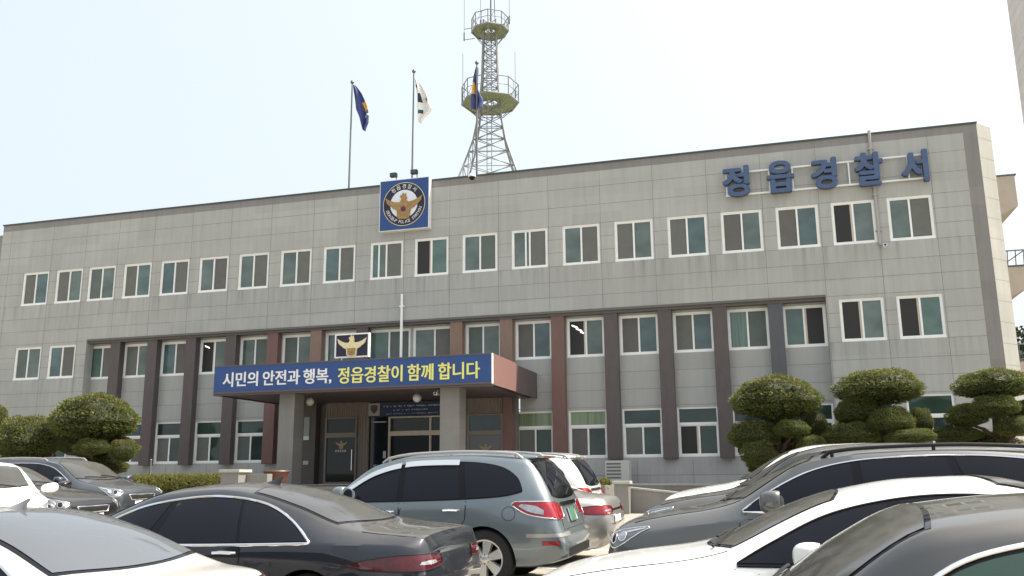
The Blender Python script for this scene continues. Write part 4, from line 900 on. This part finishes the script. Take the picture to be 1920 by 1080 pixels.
class Car:
    def __init__(s, name, sp, pm, label, x0, yc, flip=False, group='cars parked in the forecourt', tilt=0, zoff=0.):
        s.sp = sp; s.pm = pm; L = sp['L']
        s.root = thing(name, label, 'car', (0, 0, 0), group=group)
        th = math.atan(SL)
        Mx = Matrix.Translation((x0, yc, gz(yc)+zoff)) @ Matrix.Rotation(th, 4, 'X') @ Matrix.Rotation(radians(tilt), 4, 'Z')
        if flip: Mx = Matrix.Translation((x0, yc, gz(yc, x0)+zoff)) @ Matrix.Rotation(th, 4, 'X') @ Matrix.Rotation(pi+radians(tilt), 4, 'Z')
        s.root.matrix_world = Mx
        V, F = car_shell(sp); s.bvh = BVHTree.FromPolygons([Vector(v) for v in V], F)
        m = MB(); m.v = V; m.f = F; m.m = [0]*len(F); b = m.build('body', [pm, BLACK], s.root)
        c = MB()
        for wx in sp['wx']:
            for sg in (-1, 1):
                c.lathe([(1e-3, .60), (sp['wr']+.04, .60), (sp['wr']+.04, 1.2), (1e-3, 1.2)] if sg > 0 else [(1e-3, -1.2), (sp['wr']+.04, -1.2), (sp['wr']+.04, -.60), (1e-3, -.60)], 36, (wx, 0, sp['wr']), 'y')
        cu = c.build('cut', BLACK); bm = bmesh.new(); bm.from_mesh(cu.data); bmesh.ops.remove_doubles(bm, verts=bm.verts, dist=1e-2); bmesh.ops.recalc_face_normals(bm, faces=bm.faces); bm.to_mesh(cu.data); bm.free()
        bm = bmesh.new(); bm.from_mesh(b.data); bmesh.ops.recalc_face_normals(bm, faces=bm.faces); bm.to_mesh(b.data); bm.free()
        cu.matrix_world = Mx
        md = b.modifiers.new('arch', 'BOOLEAN'); md.object = cu; md.operation = 'DIFFERENCE'; md.solver = 'EXACT'; md.material_mode = 'TRANSFER'
        dg = bpy.context.evaluated_depsgraph_get(); dg.update(); me = bpy.data.meshes.new_from_object(b.evaluated_get(dg)); me.name = 'body'
        b.modifiers.clear(); b.data = me; bpy.data.objects.remove(cu)
        me.polygons.foreach_set('use_smooth', [True]*len(me.polygons)); me.set_sharp_from_angle(angle=radians(38))
        s.body = b
    def hit(s, a, b, ax):
        if ax == 'L': o, d = (a, -4, b), (0, 1, 0)
        elif ax == 'T': o, d = (a, b, 6), (0, 0, -1)
        elif ax == 'B': o, d = (12, a, b), (-1, 0, 0)
        elif ax == 'F': o, d = (-6, a, b), (1, 0, 0)
        else:
            q = .7071; L = s.sp['L']
            if ax == 'RL': e = (q, q); d = (-q, q, 0); c = (L-.25, -.65)
            else: e = (q, -q); d = (q, q, 0); c = (.25, -.65)
            o = (c[0]+a*e[0]-d[0]*4, c[1]+a*e[1]-d[1]*4, b)
        l, nrm, i, dist = s.bvh.ray_cast(Vector(o), Vector(d).normalized())
        if l is None: return None
        if nrm.dot(Vector(d)) > 0: nrm = -nrm
        return l, nrm
    def patch(s, name, poly, ax, m, off=.005, par=None, sides=(1, -1), sp=.06, trim=None, trim_r=.009, trim_name='window_trim', smooth=True):
        par = par or s.root
        P = []
        for i in range(len(poly)):
            a, b = np.array(poly[i]), np.array(poly[(i+1) % len(poly)]); n = max(1, int(np.hypot(*(b-a))/sp))
            P += [tuple(a+(b-a)*k/n) for k in range(n)]
        A = np.array(P); lo, hi = A.min(0), A.max(0); I = []
        for u in np.arange(lo[0]+sp/2, hi[0], sp):
            for v in np.arange(lo[1]+sp/2, hi[1], sp):
                if inside((u, v), P) and np.min(np.hypot(A[:, 0]-u, A[:, 1]-v)) > sp*.45: I.append((u, v))
        N = len(P); vs, _, fs, *_r = delaunay_2d_cdt([Vector(p) for p in P+I], [(i, (i+1) % N) for i in range(N)], [tuple(range(N))], 1, 1e-6)
        H = [s.hit(v[0], v[1], ax) for v in vs]; objs = []
        ok = [f for f in fs if all(H[k] is not None for k in f)]
        if not ok: print('no patch', name); return []
        Q = [(h[0]+h[1]*off) if h else Vector() for h in H]
        out = [s.hit(p[0], p[1], ax) for p in P]
        for sg in sides:
            v3 = [(q.x, q.y*sg, q.z) for q in Q]
            mb = MB(); ff = []
            for f in ok:
                a, b, c = (Vector(v3[k]) for k in f[:3]); n_ = (b-a).cross(c-a); h = H[f[0]][1]; h = Vector((h.x, h.y*sg, h.z)); ff.append(tuple(f) if n_.dot(h) > 0 else tuple(reversed(f)))
            mb.add(v3, ff); o = mb.build(name, m, par, smooth=False); o.data.polygons.foreach_set('use_smooth', [smooth]*len(o.data.polygons)); objs.append(o)
            if trim:
                pts = [(h[0].x+h[1].x*off, (h[0].y+h[1].y*off)*sg, h[0].z+h[1].z*off) for h in out if h]
                t = MB(); t.tube(pts, trim_r, 6, closed=True); t.build(trim_name, trim, o, smooth=True, angle=60)
        return objs
    def windows(s, trim=CHROME, glass=GLASSC, trim_r=.010, rg_m=None):
        sp = s.sp; top = curve(sp['win_top'], 8); bot = curve(sp['win_bot'], 8)
        ft = lambda x: float(np.interp(x, [p[0] for p in top], [p[1] for p in top])); fb = lambda x: float(np.interp(x, [p[0] for p in bot], [p[1] for p in bot]))
        out = s.patch('window_surround', bot+top[::-1], 'L', GBLACK, .003, trim=trim, trim_r=trim_r)
        for (b0, b1, t0, t1) in sp['panes']:
            n = 14; poly = [(b0+(b1-b0)*k/n, fb(b0+(b1-b0)*k/n)+.018) for k in range(n+1)]+[(t1+(t0-t1)*k/n, max(ft(t1+(t0-t1)*k/n)-.018, fb(t1+(t0-t1)*k/n)+.02)) for k in range(n+1)]
            for sg, o in zip((1, -1), out): s.patch('side_window', poly, 'L', glass, .0065, par=o, sides=(sg,))
        w = sp['ws']; n = 16
        def arcp(x0, x0s, y0, k): y = -y0+2*y0*k/n; return (x0+(x0s-x0)*(abs(y)/y0)**2.2, y)
        poly = [arcp(w['x0'], w['x0s'], w['y0'], k) for k in range(n+1)]+[arcp(w['x1'], w['x1s'], w['y1'], n-k) for k in range(n+1)]
        big = [arcp(w['x0']-.03, w['x0s']-.03, w['y0']+.012, k) for k in range(n+1)]+[arcp(w['x1']+.02, w['x1s']+.02, w['y1']+.012, n-k) for k in range(n+1)]
        fr = s.patch('windscreen_surround', big, 'T', GBLACK, .003, sides=(1,))[0]
        s.patch('windscreen', poly, 'T', GLASSD, .006, sides=(1,), par=fr)
        m = MB()
        for y0, y1 in ((-.55, .02), (-.02, .52)):
            pts = [s.hit(w['x0']+.05+.12*t, y0+(y1-y0)*t, 'T') for t in np.linspace(0, 1, 8)]
            m.tube([tuple(h[0]+h[1]*.02) for h in pts if h], .009, 5)
        m.build('wiper', BLACK, s.root, smooth=True)
        if 'rg' in sp:
            w = sp['rg']
            poly = [arcp(w['x0'], w['x0s'], w['y0'], k) for k in range(n+1)]+[arcp(w['x1'], w['x1s'], w['y1'], n-k) for k in range(n+1)]
            big = [arcp(w['x0']-.02, w['x0s']-.02, w['y0']+.03, k) for k in range(n+1)]+[arcp(w['x1']+.02, w['x1s']+.02, w['y1']+.03, n-k) for k in range(n+1)]
            fr = s.patch('rear_window_surround', big, 'T', GBLACK, .003, sides=(1,))[0]; s.patch('rear_window', poly, 'T', rg_m or GLASSG, .0065, sides=(1,), par=fr)
        else:
            w = sp['rgB']; z0, z1 = w['z0'], w['z1']
            poly = curve([(-w['y0'], z0+.02), (-w['y0']*.6, z0-.02), (0, z0-.03), (w['y0']*.6, z0-.02), (w['y0'], z0+.02)], 5)+curve([(w['y1'], z1-.02), (0, z1), (-w['y1'], z1-.02)], 6)
            big = [(a*1.05, b+(.015 if b > (z0+z1)/2 else -.015)) for a, b in poly]
            fr = s.patch('rear_window_surround', big, 'B', GBLACK, .003, sides=(1,))[0]; s.patch('rear_window', poly, 'B', GLASSC, .0065, sides=(1,), par=fr)
            m = MB(); pts = [s.hit(y, z, 'B') for y, z in ((0, z0-.01), (.15, z0+.03), (.32, z0+.07))]; m.tube([tuple(h[0]+h[1]*.02) for h in pts if h], .01, 5); m.build('rear_wiper', BLACK, s.root)
    def doors(s, handle=CHROME):
        sp = s.sp; bot = sp['win_bot']; fb = lambda x: float(np.interp(x, [p[0] for p in bot], [p[1] for p in bot]))-.014
        for (a, b), (hx, hz) in zip(sp['doors'], sp['handles']):
            wx = sp['wx'][1]; R = sp['wr']+.12
            pts = [(a+.06, fb(a)), (a-.0, fb(a)-.09), (a-.03, .6), (a+.02, .34)]
            if b > wx-R:                                    # rear door follows the wheel arch
                xb = wx-R-.02; pts += [(xb-.08, .34), (xb, .45)]
                pts += [(wx-R*cos(t)-.02, sp['wr']+R*sin(t)) for t in np.linspace(.25, .95, 5)]+[(b, .86), (b+.01, fb(b))]
            else: pts += [(b-.01, .34), (b, .6), (b, fb(b))]
            top = [(b+(a-b)*k/8, fb(b+(a-b)*k/8)) for k in range(1, 8)]
            poly = pts+top; c = np.mean(poly, 0)
            big = [(p[0]+.012*np.sign(p[0]-c[0])*(1 if abs(p[0]-c[0]) > .1 else 0), p[1]-(.012 if p[1] < c[1]-.1 else 0)) for p in poly]
            sm = s.patch('door', poly, 'L', s.pm, .0045, sp=.07)
            ss_ = s.patch('door_seam', big, 'L', BLACK, .002, sp=.07)
            for d, q in zip(sm, ss_): q.parent = d
            for sg, d in zip((1, -1), sm):
                h = s.hit(hx, hz, 'L')
                if not h: continue
                y = h[0].y; m = MB(); m.tube([(hx-.11, (y+.0)*sg, hz), (hx-.09, (y-.035)*sg, hz), (hx, (y-.042)*sg, hz+.004), (hx+.09, (y-.035)*sg, hz), (hx+.11, y*sg, hz)], [.012, .016, .016, .016, .012], 8); m.build('handle', handle, d, smooth=True)
    def wheels(s, spokes=5, rim=ALLOY):
        r = s.sp['wr']; w_ = .225
        for wx in s.sp['wx']:
            for sg in (-1, 1):
                yo = sg*.905; e = bpy.data.objects.new('wheel', wheel_mesh(r, 'tyre')); COL.objects.link(e); e.parent = s.root; e.location = (wx, yo-sg*.02, r)
                if sg > 0: e.rotation_euler = (0, 0, pi)
                q = bpy.data.objects.new('rim', wheel_mesh(r, 'rim', spokes)); COL.objects.link(q); q.parent = e
    def mirrors(s, x, z, m=None, k=1.):
        for sg in (-1, 1):
            h = s.hit(x+.05, z-.04, 'L'); y = -(h[0].y) if h else .85
            mb = MB(); mb.ball((x-.03, sg*(y+.15), z+.04), .11*k, .145*k, .085*k, 20, 12)
            for i in range(20*13):
                vx, vy, vz = mb.v[i]; q = [(vx-(x-.03))/(.11*k), (vy-sg*(y+.15))/(.145*k), (vz-(z+.04))/(.085*k)]
                q = [math.copysign(abs(t_)**.72, t_) for t_ in q]; out_ = q[1]*sg; q[2] *= 1+.18*out_; q[2] += .12*out_
                mb.v[i] = (x-.03+q[0]*.11*k, sg*(y+.15)+q[1]*.145*k, z+.04+q[2]*.085*k); mb.tube([(x+.03, sg*(y-.03), z-.06), (x, sg*(y+.08), z-.02)], [.05, .035], 8)
            o = mb.build('mirror', m or s.pm, s.root, smooth=True)
            for v in o.data.vertices:
                if v.co.x > x+.03 and abs(v.co.y) > y+.02: v.co.x = x+.03
            g = MB(); g.ball((x+.032, sg*(y+.15), z+.04), .004, .115*k, .062*k, 16, 8); g.build('mirror_glass', GLASSC, o)
    def fin(s, x, m_=None):
        h = s.hit(x, 0, 'T')[0].z; m = MB(); V = []; F = []; n = 10
        for i in range(n+1):
            t = i/n; xx = x-.13+.22*t; top = .085*t**1.6*(1 if t < .93 else .8)+.004; wd = .034*math.sqrt(max(sin(pi*min(.04+t*.85, 1)), .02)); hb = s.hit(xx, 0, 'T')[0].z-.006
            V += [(xx, -wd, hb), (xx+.01*t, -wd*.35, hb+top*.6), (xx+.045*t, 0, hb+top), (xx+.01*t, wd*.35, hb+top*.6), (xx, wd, hb)]
        for i in range(n):
            for k in range(4): F.append((i*5+k, (i+1)*5+k, (i+1)*5+k+1, i*5+k+1))
        F += [(4, 3, 2, 1, 0), tuple(n*5+k for k in range(5))]
        m.add(V, F); m.build('antenna', m_ or s.pm, s.root, smooth=True, angle=50); return
        m.add([(x-.11, 0, h-.005), (x+.09, -.03, h-.01), (x+.09, .03, h-.01), (x+.075, 0, h+.075), (x+.02, 0, h+.05), (x-.02, -.024, h), (x-.02, .024, h)],
            [(0, 5, 4), (5, 1, 3, 4), (0, 4, 6), (6, 4, 3, 2), (1, 2, 3), (0, 6, 2, 1, 5)]); m.build('antenna', s.pm, s.root, smooth=True, angle=20)
    def seam(s, pts, ax, sides=(1, -1), r=.004):
        h = [s.hit(a, b, ax) for a, b in pts]; h = [k for k in h if k]
        if len(h) < 2: return
        for sg in sides:
            m = MB(); m.tube([(k[0].x, k[0].y*sg, k[0].z) for k in h], r, 5); m.build('panel_seam', BLACK, s.root)
    def front(s, hl=None, grille=True):
        sp = s.sp; suv = sp['tail'] == 'suv'; z = (.80 if suv else .68)*sp.get('dz', 1)
        poly = curve(hl or [(-.20, z+.0), (-.06, z-.085), (.06, z-.07), (.20, z+.03), (.30, z+.11)], 5)+curve([(.285, z+.125), (.14, z+.105), (-.03, z+.07), (-.18, z+.03)], 5)
        for o, sg in zip(s.patch('headlight', poly, 'FL', HEADL, .007, sp=.03, trim=CHROME, trim_r=.005, trim_name='lamp_edge'), (1, -1)):
            for cx, cz, r_ in ((-.03, z+.0, .046), (.085, z+.025, .04)):
                s.patch('lamp_bowl', [(cx+r_*cos(a), cz+r_*sin(a)) for a in np.linspace(0, 6.283, 15)[:-1]], 'FL', CLEARL if cx > 0 else GLASSC, .011, par=o, sides=(sg,), sp=.03, trim=CHROME, trim_r=.006, trim_name='bowl_ring')
            s.patch('lamp_strip', [(.10, z+.055), (.26, z+.098), (.265, z+.112), (.10, z+.075)], 'FL', CLEARL, .011, par=o, sides=(sg,), sp=.03)
        if grille:
            g = s.patch('grille', [(-.42, z-.05), (.42, z-.05), (.36, z-.16), (-.36, z-.16)], 'F', BLACK, .006, sides=(1,), sp=.05, trim=CHROME, trim_r=.012, trim_name='grille_frame')
            s.patch('air_intake', [(-.5, z-.28), (.5, z-.28), (.42, z-.38), (-.42, z-.38)], 'F', BLACK, .005, sides=(1,), sp=.05)
            s.patch('number_plate', [(-.26, z-.19), (.26, z-.19), (.26, z-.27), (-.26, z-.27)], 'F', PLATEW, .012, sides=(1,), sp=.08)
        k = sp['L']
        w = sp['ws']; s.seam([(x, -.70-.02*sin(x)) for x in np.linspace(.30, w['x0s']-.05, 44)], 'T', r=.0055)
        s.seam([(sp['doors'][0][0]-.045-.1*q, .4+.45*q) for q in np.linspace(0, 1, 3)], 'L') if False else None
    def rear(s, plate=PLATEG, dz=0., red=None):
        red = red or REDL; D = lambda pts: [(a, b+dz) for a, b in pts]
        sp = s.sp; L = sp['L']
        if sp['tail'] == 'sedan':
            t = s.patch('tail_light', D(curve([(-.52, .80), (-.25, .765), (0, .755), (.20, .765), (.36, .78)], 5)+curve([(.34, .865), (.15, .885), (-.1, .885), (-.35, .85)], 5)), 'RL', red, .007, sp=.03, trim=BLACK, trim_r=.005, trim_name='lamp_edge')
            for o, sg in zip(t, (1, -1)): s.patch('tail_light_lens', D(curve([(.06, .803), (.16, .80), (.27, .805)], 4)+curve([(.25, .83), (.16, .832), (.08, .825)], 4)), 'RL', CLEARL, .011, par=o, sides=(sg,), sp=.03)
            pz = .62+dz*2.8; s.patch('number_plate', [(-.26, pz), (.26, pz), (.26, pz+.11), (-.26, pz+.11)], 'B', plate, .012, sides=(1,), sp=.08, trim=CHROME, trim_r=.006, trim_name='plate_frame')
            s.patch('boot_trim', [(-.42, .80), (.42, .80), (.42, .825), (-.42, .825)], 'B', CHROME, .012, sides=(1,), sp=.05)
            s.seam([(-.62+1.24*q, .58+.03*abs(2*q-1)) for q in np.linspace(0, 1, 12)], 'B', (1,))
            s.seam([(L-.62, -.70), (L-.45, -.705), (L-.25, -.69), (L-.13, -.66)], 'T')
            s.patch('bumper_insert', [(-.55, .34), (.55, .34), (.5, .44), (-.5, .44)], 'B', BLACK, .005, sides=(1,), sp=.06)
        else:
            t = s.patch('tail_light', curve([(-.48, 1.04), (-.34, .925), (-.1, .87), (.12, .85), (.24, .87)], 6)+curve([(.23, 1.0), (.05, 1.06), (-.2, 1.075), (-.44, 1.075)], 6), 'RL', REDL, .008, sp=.03, trim=CHROME, trim_r=.006, trim_name='lamp_edge')
            for o, sg in zip(t, (1, -1)): s.patch('tail_light_lens', curve([(-.41, 1.02), (-.31, .95), (-.17, .915)], 5)+curve([(-.16, .965), (-.24, 1.02), (-.38, 1.045)], 5), 'RL', CLEARL, .012, par=o, sides=(sg,), sp=.03)
            s.patch('number_plate', [(-.17, .80), (.17, .80), (.17, .96), (-.17, .96)], 'B', plate, .02, sides=(1,), sp=.08, trim=CHROME, trim_r=.008, trim_name='plate_frame')
            s.patch('tailgate_trim', [(-.45, 1.0), (.45, 1.0), (.45, 1.045), (-.45, 1.045)], 'B', CHROME, .014, sides=(1,), sp=.05)
            t = s.patch('rear_reflector', [(-.20, .55), (.0, .545), (.0, .60), (-.20, .605)], 'RL', REDL, .006, sp=.04)
            s.patch('bumper_strip', [(-.36, .645), (.3, .645), (.3, .69), (-.36, .69)], 'RL', CHROME if False else P_SILV, .008, sp=.05)
            s.patch('lower_bumper', [(-.62, .40), (.62, .40), (.6, .50), (-.6, .50)], 'B', BLACK, .006, sides=(1,), sp=.06)
            s.seam([(-.6, z) for z in np.linspace(.72, 1.5, 14)], 'B'); s.seam([(-.6+1.2*q, .72) for q in np.linspace(0, 1, 10)], 'B', (1,))
            z = 1.67*sp['T'][9][1]/1.715; xs = sp['T'][11][0]
            m = MB(); m.add([(xs-.08, -.58, z-.075), (xs-.08, .58, z-.075), (xs+.13, .52, z-.06), (xs+.13, -.52, z-.06), (xs-.10, -.56, z-.02), (xs-.10, .56, z-.02), (xs+.14, .50, z-.035), (xs+.14, -.50, z-.035)],
                [(0,1,2,3), (7,6,5,4), (0,4,5,1), (1,5,6,2), (2,6,7,3), (3,7,4,0)]); sp_ = m.build('spoiler', s.pm, s.root, bevel=.02)
            m = MB(); m.box(xs+.141, xs+.146, -.16, .16, z-.054, z-.042); m.build('brake_light', REDL, sp_)
    def rails(s, m=P_SILV, x0=2.2, x1=4.0):
        for sg in (-1, 1):
            pts = []
            for x in np.linspace(x0, x1, 12):
                h = s.hit(x, -.60, 'T')[0]; pts.append((x, sg*.60, h.z+.045))
            pts = [(x0-.08, sg*.60, pts[0][2]-.06)]+pts+[(x1+.08, sg*.60, pts[-1][2]-.06)]
            q = MB(); q.tube(pts, .019, 8)
            for x in (x0+.02, (x0+x1)/2, x1-.02):
                h = s.hit(x, -.60, 'T')[0]; q.tube([(x, sg*.60, h.z-.02), (x, sg*.60, h.z+.04)], .017, 6)
            q.build('roof_rail', m, s.root, smooth=True)
WM = {}
def wheel_mesh(r, what, spokes=5):
    k = (r, what, spokes if what == 'rim' else 0)
    if k in WM: return WM[k]
    q = MB(); ri = r*.665
    if what == 'tyre':
        q.lathe([(ri, 0), (ri+.01, -.012), (r*.86, -.022), (r*.95, -.012), (r, .02), (r, .19), (r*.95, .22), (ri, .215), (ri, 0)], 48, axis='y'); mats = [RUBBER]
    else:
        q.lathe([(ri+.004, .004), (ri-.005, -.012), (ri-.02, -.006), (ri-.03, .03), (ri-.035, .20)], 48, axis='y', mi=0)
        q.lathe([(1e-3, .13), (ri-.03, .13)], 40, axis='y', mi=1)
        q.lathe([(1e-3, -.005), (.035, -.006), (.05, .0), (.075, .01), (.08, .05)], 24, axis='y', mi=0)
        for i in range(spokes):
            a = 2*pi*i/spokes+.35; c, s_ = cos(a), sin(a)
            def pt(rad, wv, y): return (rad*c-wv*s_, y, rad*s_+wv*c)
            w0, w1 = .034, .062
            vs = [pt(.06, -w0, .0), pt(.06, w0, .0), pt(ri-.02, w1, .0), pt(ri-.02, -w1, .0), pt(.06, -w0-.012, .05), pt(.06, w0+.012, .05), pt(ri-.02, w1+.014, .05), pt(ri-.02, -w1-.014, .05)]
            q.add(vs, [(3,2,1,0), (0,1,5,4), (1,2,6,5), (2,3,7,6), (3,0,4,7)], 0)
            b = 2*pi*(i+.5)/spokes; q.lathe([(1e-3, -.001), (.010, .0), (.010, .02)], 8, (.052*cos(b), 0, .052*sin(b)), axis='y', mi=1)
        mats = [ALLOY, BLACK]
    o = q.build(what, mats, smooth=True, angle=30); me = o.data; bpy.data.objects.remove(o); WM[k] = me; return me

GC = 'cars parked in the forecourt'
# left row, tails towards the aisle
WL = stretch(stretch(SEDAN, 4.82, .915), 4.82, 1, ([0, 4.05, 4.82], [0, 4.05, 4.58])); WL.update(L=4.58, dz=.915)
c = Car('parked_sedan', WL, P_BEIGE, 'white sedan with a shark fin aerial, nearest car at the lower left corner', 6.06, -27.78); c.windows(rg_m=GLASSL); c.doors(); c.wheels(); c.mirrors(1.72, .88); c.rear(); c.front(); c.fin(3.10, mat('fin_grey', (.22, .22, .21), .3, coat=1.))
AZ = dict(SEDAN)
AZ.update(T=[(0,.60),(.05,.70),(.2,.79),(.7,.90),(1.1,.965),(1.3,1.02),(1.75,1.30),(2.15,1.44),(2.6,1.475),(3.0,1.44),(3.5,1.325),(4.0,1.14),(4.2,1.085),(4.6,1.045),(4.78,1.02),(4.81,.95),(4.85,.80)],
 R=[(0,.50,.59),(.05,.58,.69),(.2,.66,.77),(.7,.70,.875),(1.2,.73,.945),(1.4,.735,.995),(1.75,.67,1.20),(2.1,.61,1.365),(2.6,.575,1.415),(3.0,.58,1.375),(3.5,.61,1.25),(3.95,.67,1.09),(4.2,.70,1.045),(4.6,.67,1.015),(4.78,.63,.985),(4.81,.60,.92),(4.85,.56,.79)],
 win_top=[(1.42,.945),(1.65,1.08),(2.0,1.26),(2.4,1.345),(2.8,1.35),(3.2,1.285),(3.52,1.145),(3.78,.965)], win_bot=[(1.42,.91),(2.4,.92),(3.2,.935),(3.78,.95)],
 panes=[(1.43,2.12,1.43,2.24),(2.22,3.06,2.30,2.94),(3.09,3.75,2.97,3.75)], ws=dict(x0=1.26, x0s=1.46, y0=.68, x1=2.1, x1s=2.04, y1=.545), rg=dict(x0=2.98, x0s=3.02, y0=.53, x1=4.10, x1s=3.92, y1=.61),
 doors=[(1.38,2.16),(2.19,3.1)], handles=[(2.0,.845),(2.95,.865)])
AZ = stretch(stretch(AZ, 4.56, .955), 4.56, 1, ([0, 1.33, 2.3, 4.56], [0, 1.40, 2.66, 4.99])); AZ.update(L=4.99, dz=.955, wx=(.95, 3.95))
c = Car('parked_sedan', AZ, P_DARK, 'dusty charcoal sedan with chrome window line between white sedan and grey sport utility', 5.95, -24.45); c.windows(trim_r=.015); c.doors(); c.wheels(); c.mirrors(1.58, .88); c.rear(PLATEW, dz=-.07, red=mat('tail_red_dark', (.07, .004, .009), .12, coat=1., spec=.2, noise=.5, nscale=22)); c.front(); c.fin(3.04)
c = Car('parked_suv', SUV, P_GREY, 'blue grey sport utility with red and clear tail lights in the middle foreground', 11.25-4.675, -20.55); c.windows(trim=None); c.doors(); c.wheels(6); c.mirrors(1.80, 1.13, k=1.2); c.rear(); c.front(); c.rails(); c.seam([(3.98+.085*cos(a), .93+.085*sin(a)) for a in np.linspace(0, 6.28, 18)], 'L', r=.0035)
for sg in (-1, 1):     # rain visors over the side windows
    tp = [p for p in curve(c.sp['win_top'], 8) if 1.6 < p[0] < 3.28]
    for a, b, nm_ in ((1.6, 2.47, 0), (2.5, 3.28, 1)):
        q = [p for p in tp if a <= p[0] <= b]; up_ = [(x, z+.012) for x, z in q]; lo_ = [(x, z-.055) for x, z in q]
        c.patch('rain_visor', lo_+up_[::-1], 'L', mat('visor', (.42, .45, .48), .15, coat=1.), .022, sides=(-sg,), sp=.04)
c = Car('parked_sedan', stretch(SEDAN, 4.8, .99), P_SILV, 'silver sedan parked just beyond the blue grey sport utility', 11.32-4.8, -18.0); c.windows(); c.doors(); c.wheels(); c.mirrors(1.72, .96); c.rear(PLATEW); c.front(); c.fin(3.05)
c = Car('parked_suv', stretch(SUV, 4.6, 1.0), paint('paint_light_silver', (.60, .60, .58), .2, .15), 'pale silver white sport utility farthest back in the left row', 10.62-4.6, -15.4); c.windows(trim=None); c.doors(); c.wheels(); c.mirrors(1.6, 1.10); c.rear(PLATEW); c.front(); c.rails()
# right row, noses towards the aisle
DR = stretch(stretch(SEDAN, 4.82, .985), 4.82, 1, ([0, 1.4, 2.35, 3.2, 4.82], [0, 1.32, 2.02, 3.05, 4.82])); DR['dz'] = .985; DR['win_top'] = [(x+.12, z) for x, z in DR['win_top']]; DR['win_bot'] = [(x+.12, z) for x, z in DR['win_bot']]; DR['panes'] = [tuple(x+.12 for x in p) for p in DR['panes']]
c = Car('parked_sedan', DR, P_GRAPH, 'dusty dark grey sedan filling the lower right corner', 12.38, -28.45); c.windows(trim_r=.013, glass=mat('car_glass_green', (.02, .045, .035), .03)); c.doors(); c.wheels(); c.mirrors(1.72, .95); c.rear(); c.front()
WR = dict(SEDAN); WR.update(T=[(x, z+{2.8: .03, 3.2: .06, 3.65: .08, 4.1: .05}.get(x, 0)) for x, z in SEDAN['T']], R=[(x, y, z+{2.8: .03, 3.2: .06, 3.65: .08, 4.1: .04}.get(x, 0)) for x, y, z in SEDAN['R']],
 win_top=[(1.62,.955),(1.85,1.09),(2.2,1.265),(2.6,1.365),(3.0,1.40),(3.4,1.37),(3.75,1.25),(4.02,1.06)])
c = Car('parked_sedan', stretch(WR, 4.845, .955), P_WHITE, 'bright white sedan with a dark windscreen between two grey cars in the right row', 11.92, -25.4); c.windows(trim=BLACK, trim_r=.008); c.doors(); c.wheels(); c.mirrors(2.1, .94); c.rear(); c.front()
VERA = stretch(SUV, 4.84, .985, win_top=[(1.58,1.095),(1.85,1.29),(2.2,1.47),(2.6,1.565),(3.1,1.60),(3.6,1.60),(4.0,1.565),(4.2,1.52),(4.24,1.48)], win_bot=[(1.58,1.075),(2.7,1.095),(3.5,1.12),(4.0,1.15),(4.16,1.19),(4.24,1.46)], panes=[(1.59,2.56,1.59,2.54),(2.64,3.46,2.62,3.34),(3.55,4.13,3.42,4.20)])
VERA = stretch(VERA, 4.84, 1, ([0, 1.4, 3, 4.84], [0, 1.2, 2.92, 4.84])); VERA['dz'] = .985
VERA['win_top'] = [(x, z*.985) for x, z in VERA['win_top']]; VERA['win_bot'] = [(x, z*.985) for x, z in VERA['win_bot']]
c = Car('parked_suv', VERA, P_GUN, 'dark silver sport utility with long black roof rails in the right row', 12.08, -22.35); c.windows(trim_r=.011); c.doors(); c.wheels(); c.mirrors(1.72, 1.12, k=1.25); c.rear(); c.front(); c.rails(BLACK, 2.25, 4.15)
c = Car('parked_suv', stretch(SUV, 4.6, 1.02), P_GUN2, 'grey car behind the dark silver sport utility', 11.98, -19.35); c.windows(); c.doors(); c.wheels(); c.mirrors(1.66, 1.0); c.rear(); c.front()
c = Car('parked_suv', stretch(SUV, 4.6, 1.04), P_WHITE, 'white car farthest back in the right row, mostly hidden by the grey car', 11.9, -16.6, zoff=.0); c.windows(); c.doors(); c.wheels(); c.mirrors(1.66, 1.02); c.rear(); c.front()
# far row at the left, noses towards the aisle
c = Car('parked_suv', stretch(stretch(SUV, 4.675, .925), 4.675, 1, ([0, 1.35, 3, 4.675], [0, 1.02, 2.75, 4.45])), P_NAVY, 'dark slate crossover with bright headlights, farthest back of the left cluster', .15, -15.2, True); c.windows(); c.doors(); c.wheels(); c.mirrors(1.35, 1.03); c.rear(); c.front(); c.rails()
c = Car('parked_sedan', stretch(SEDAN, 4.85, 1.0), P_BLACK, 'black sedan parked between the slate crossover and a white car', 1.2, -17.9, True); c.windows(); c.doors(); c.wheels(); c.mirrors(1.72, .96); c.rear(); c.front()
c = Car('parked_suv', stretch(SUV, 4.4, .88), P_WHITE, 'white car with a black grille, nose on at the left edge beside the black sedan', 1.62, -20.5, True, tilt=-33); c.windows(); c.doors(); c.wheels(); c.mirrors(1.5, .96); c.rear(); c.front()
c = Car('parked_suv', stretch(SUV, 4.6, .94), P_BLACK, 'dark roofed car half hidden behind the black sedan at the left edge', -2.6, -14.0, True); c.windows(); c.doors(); c.wheels(); c.mirrors(1.6, 1.05); c.rear(); c.front()
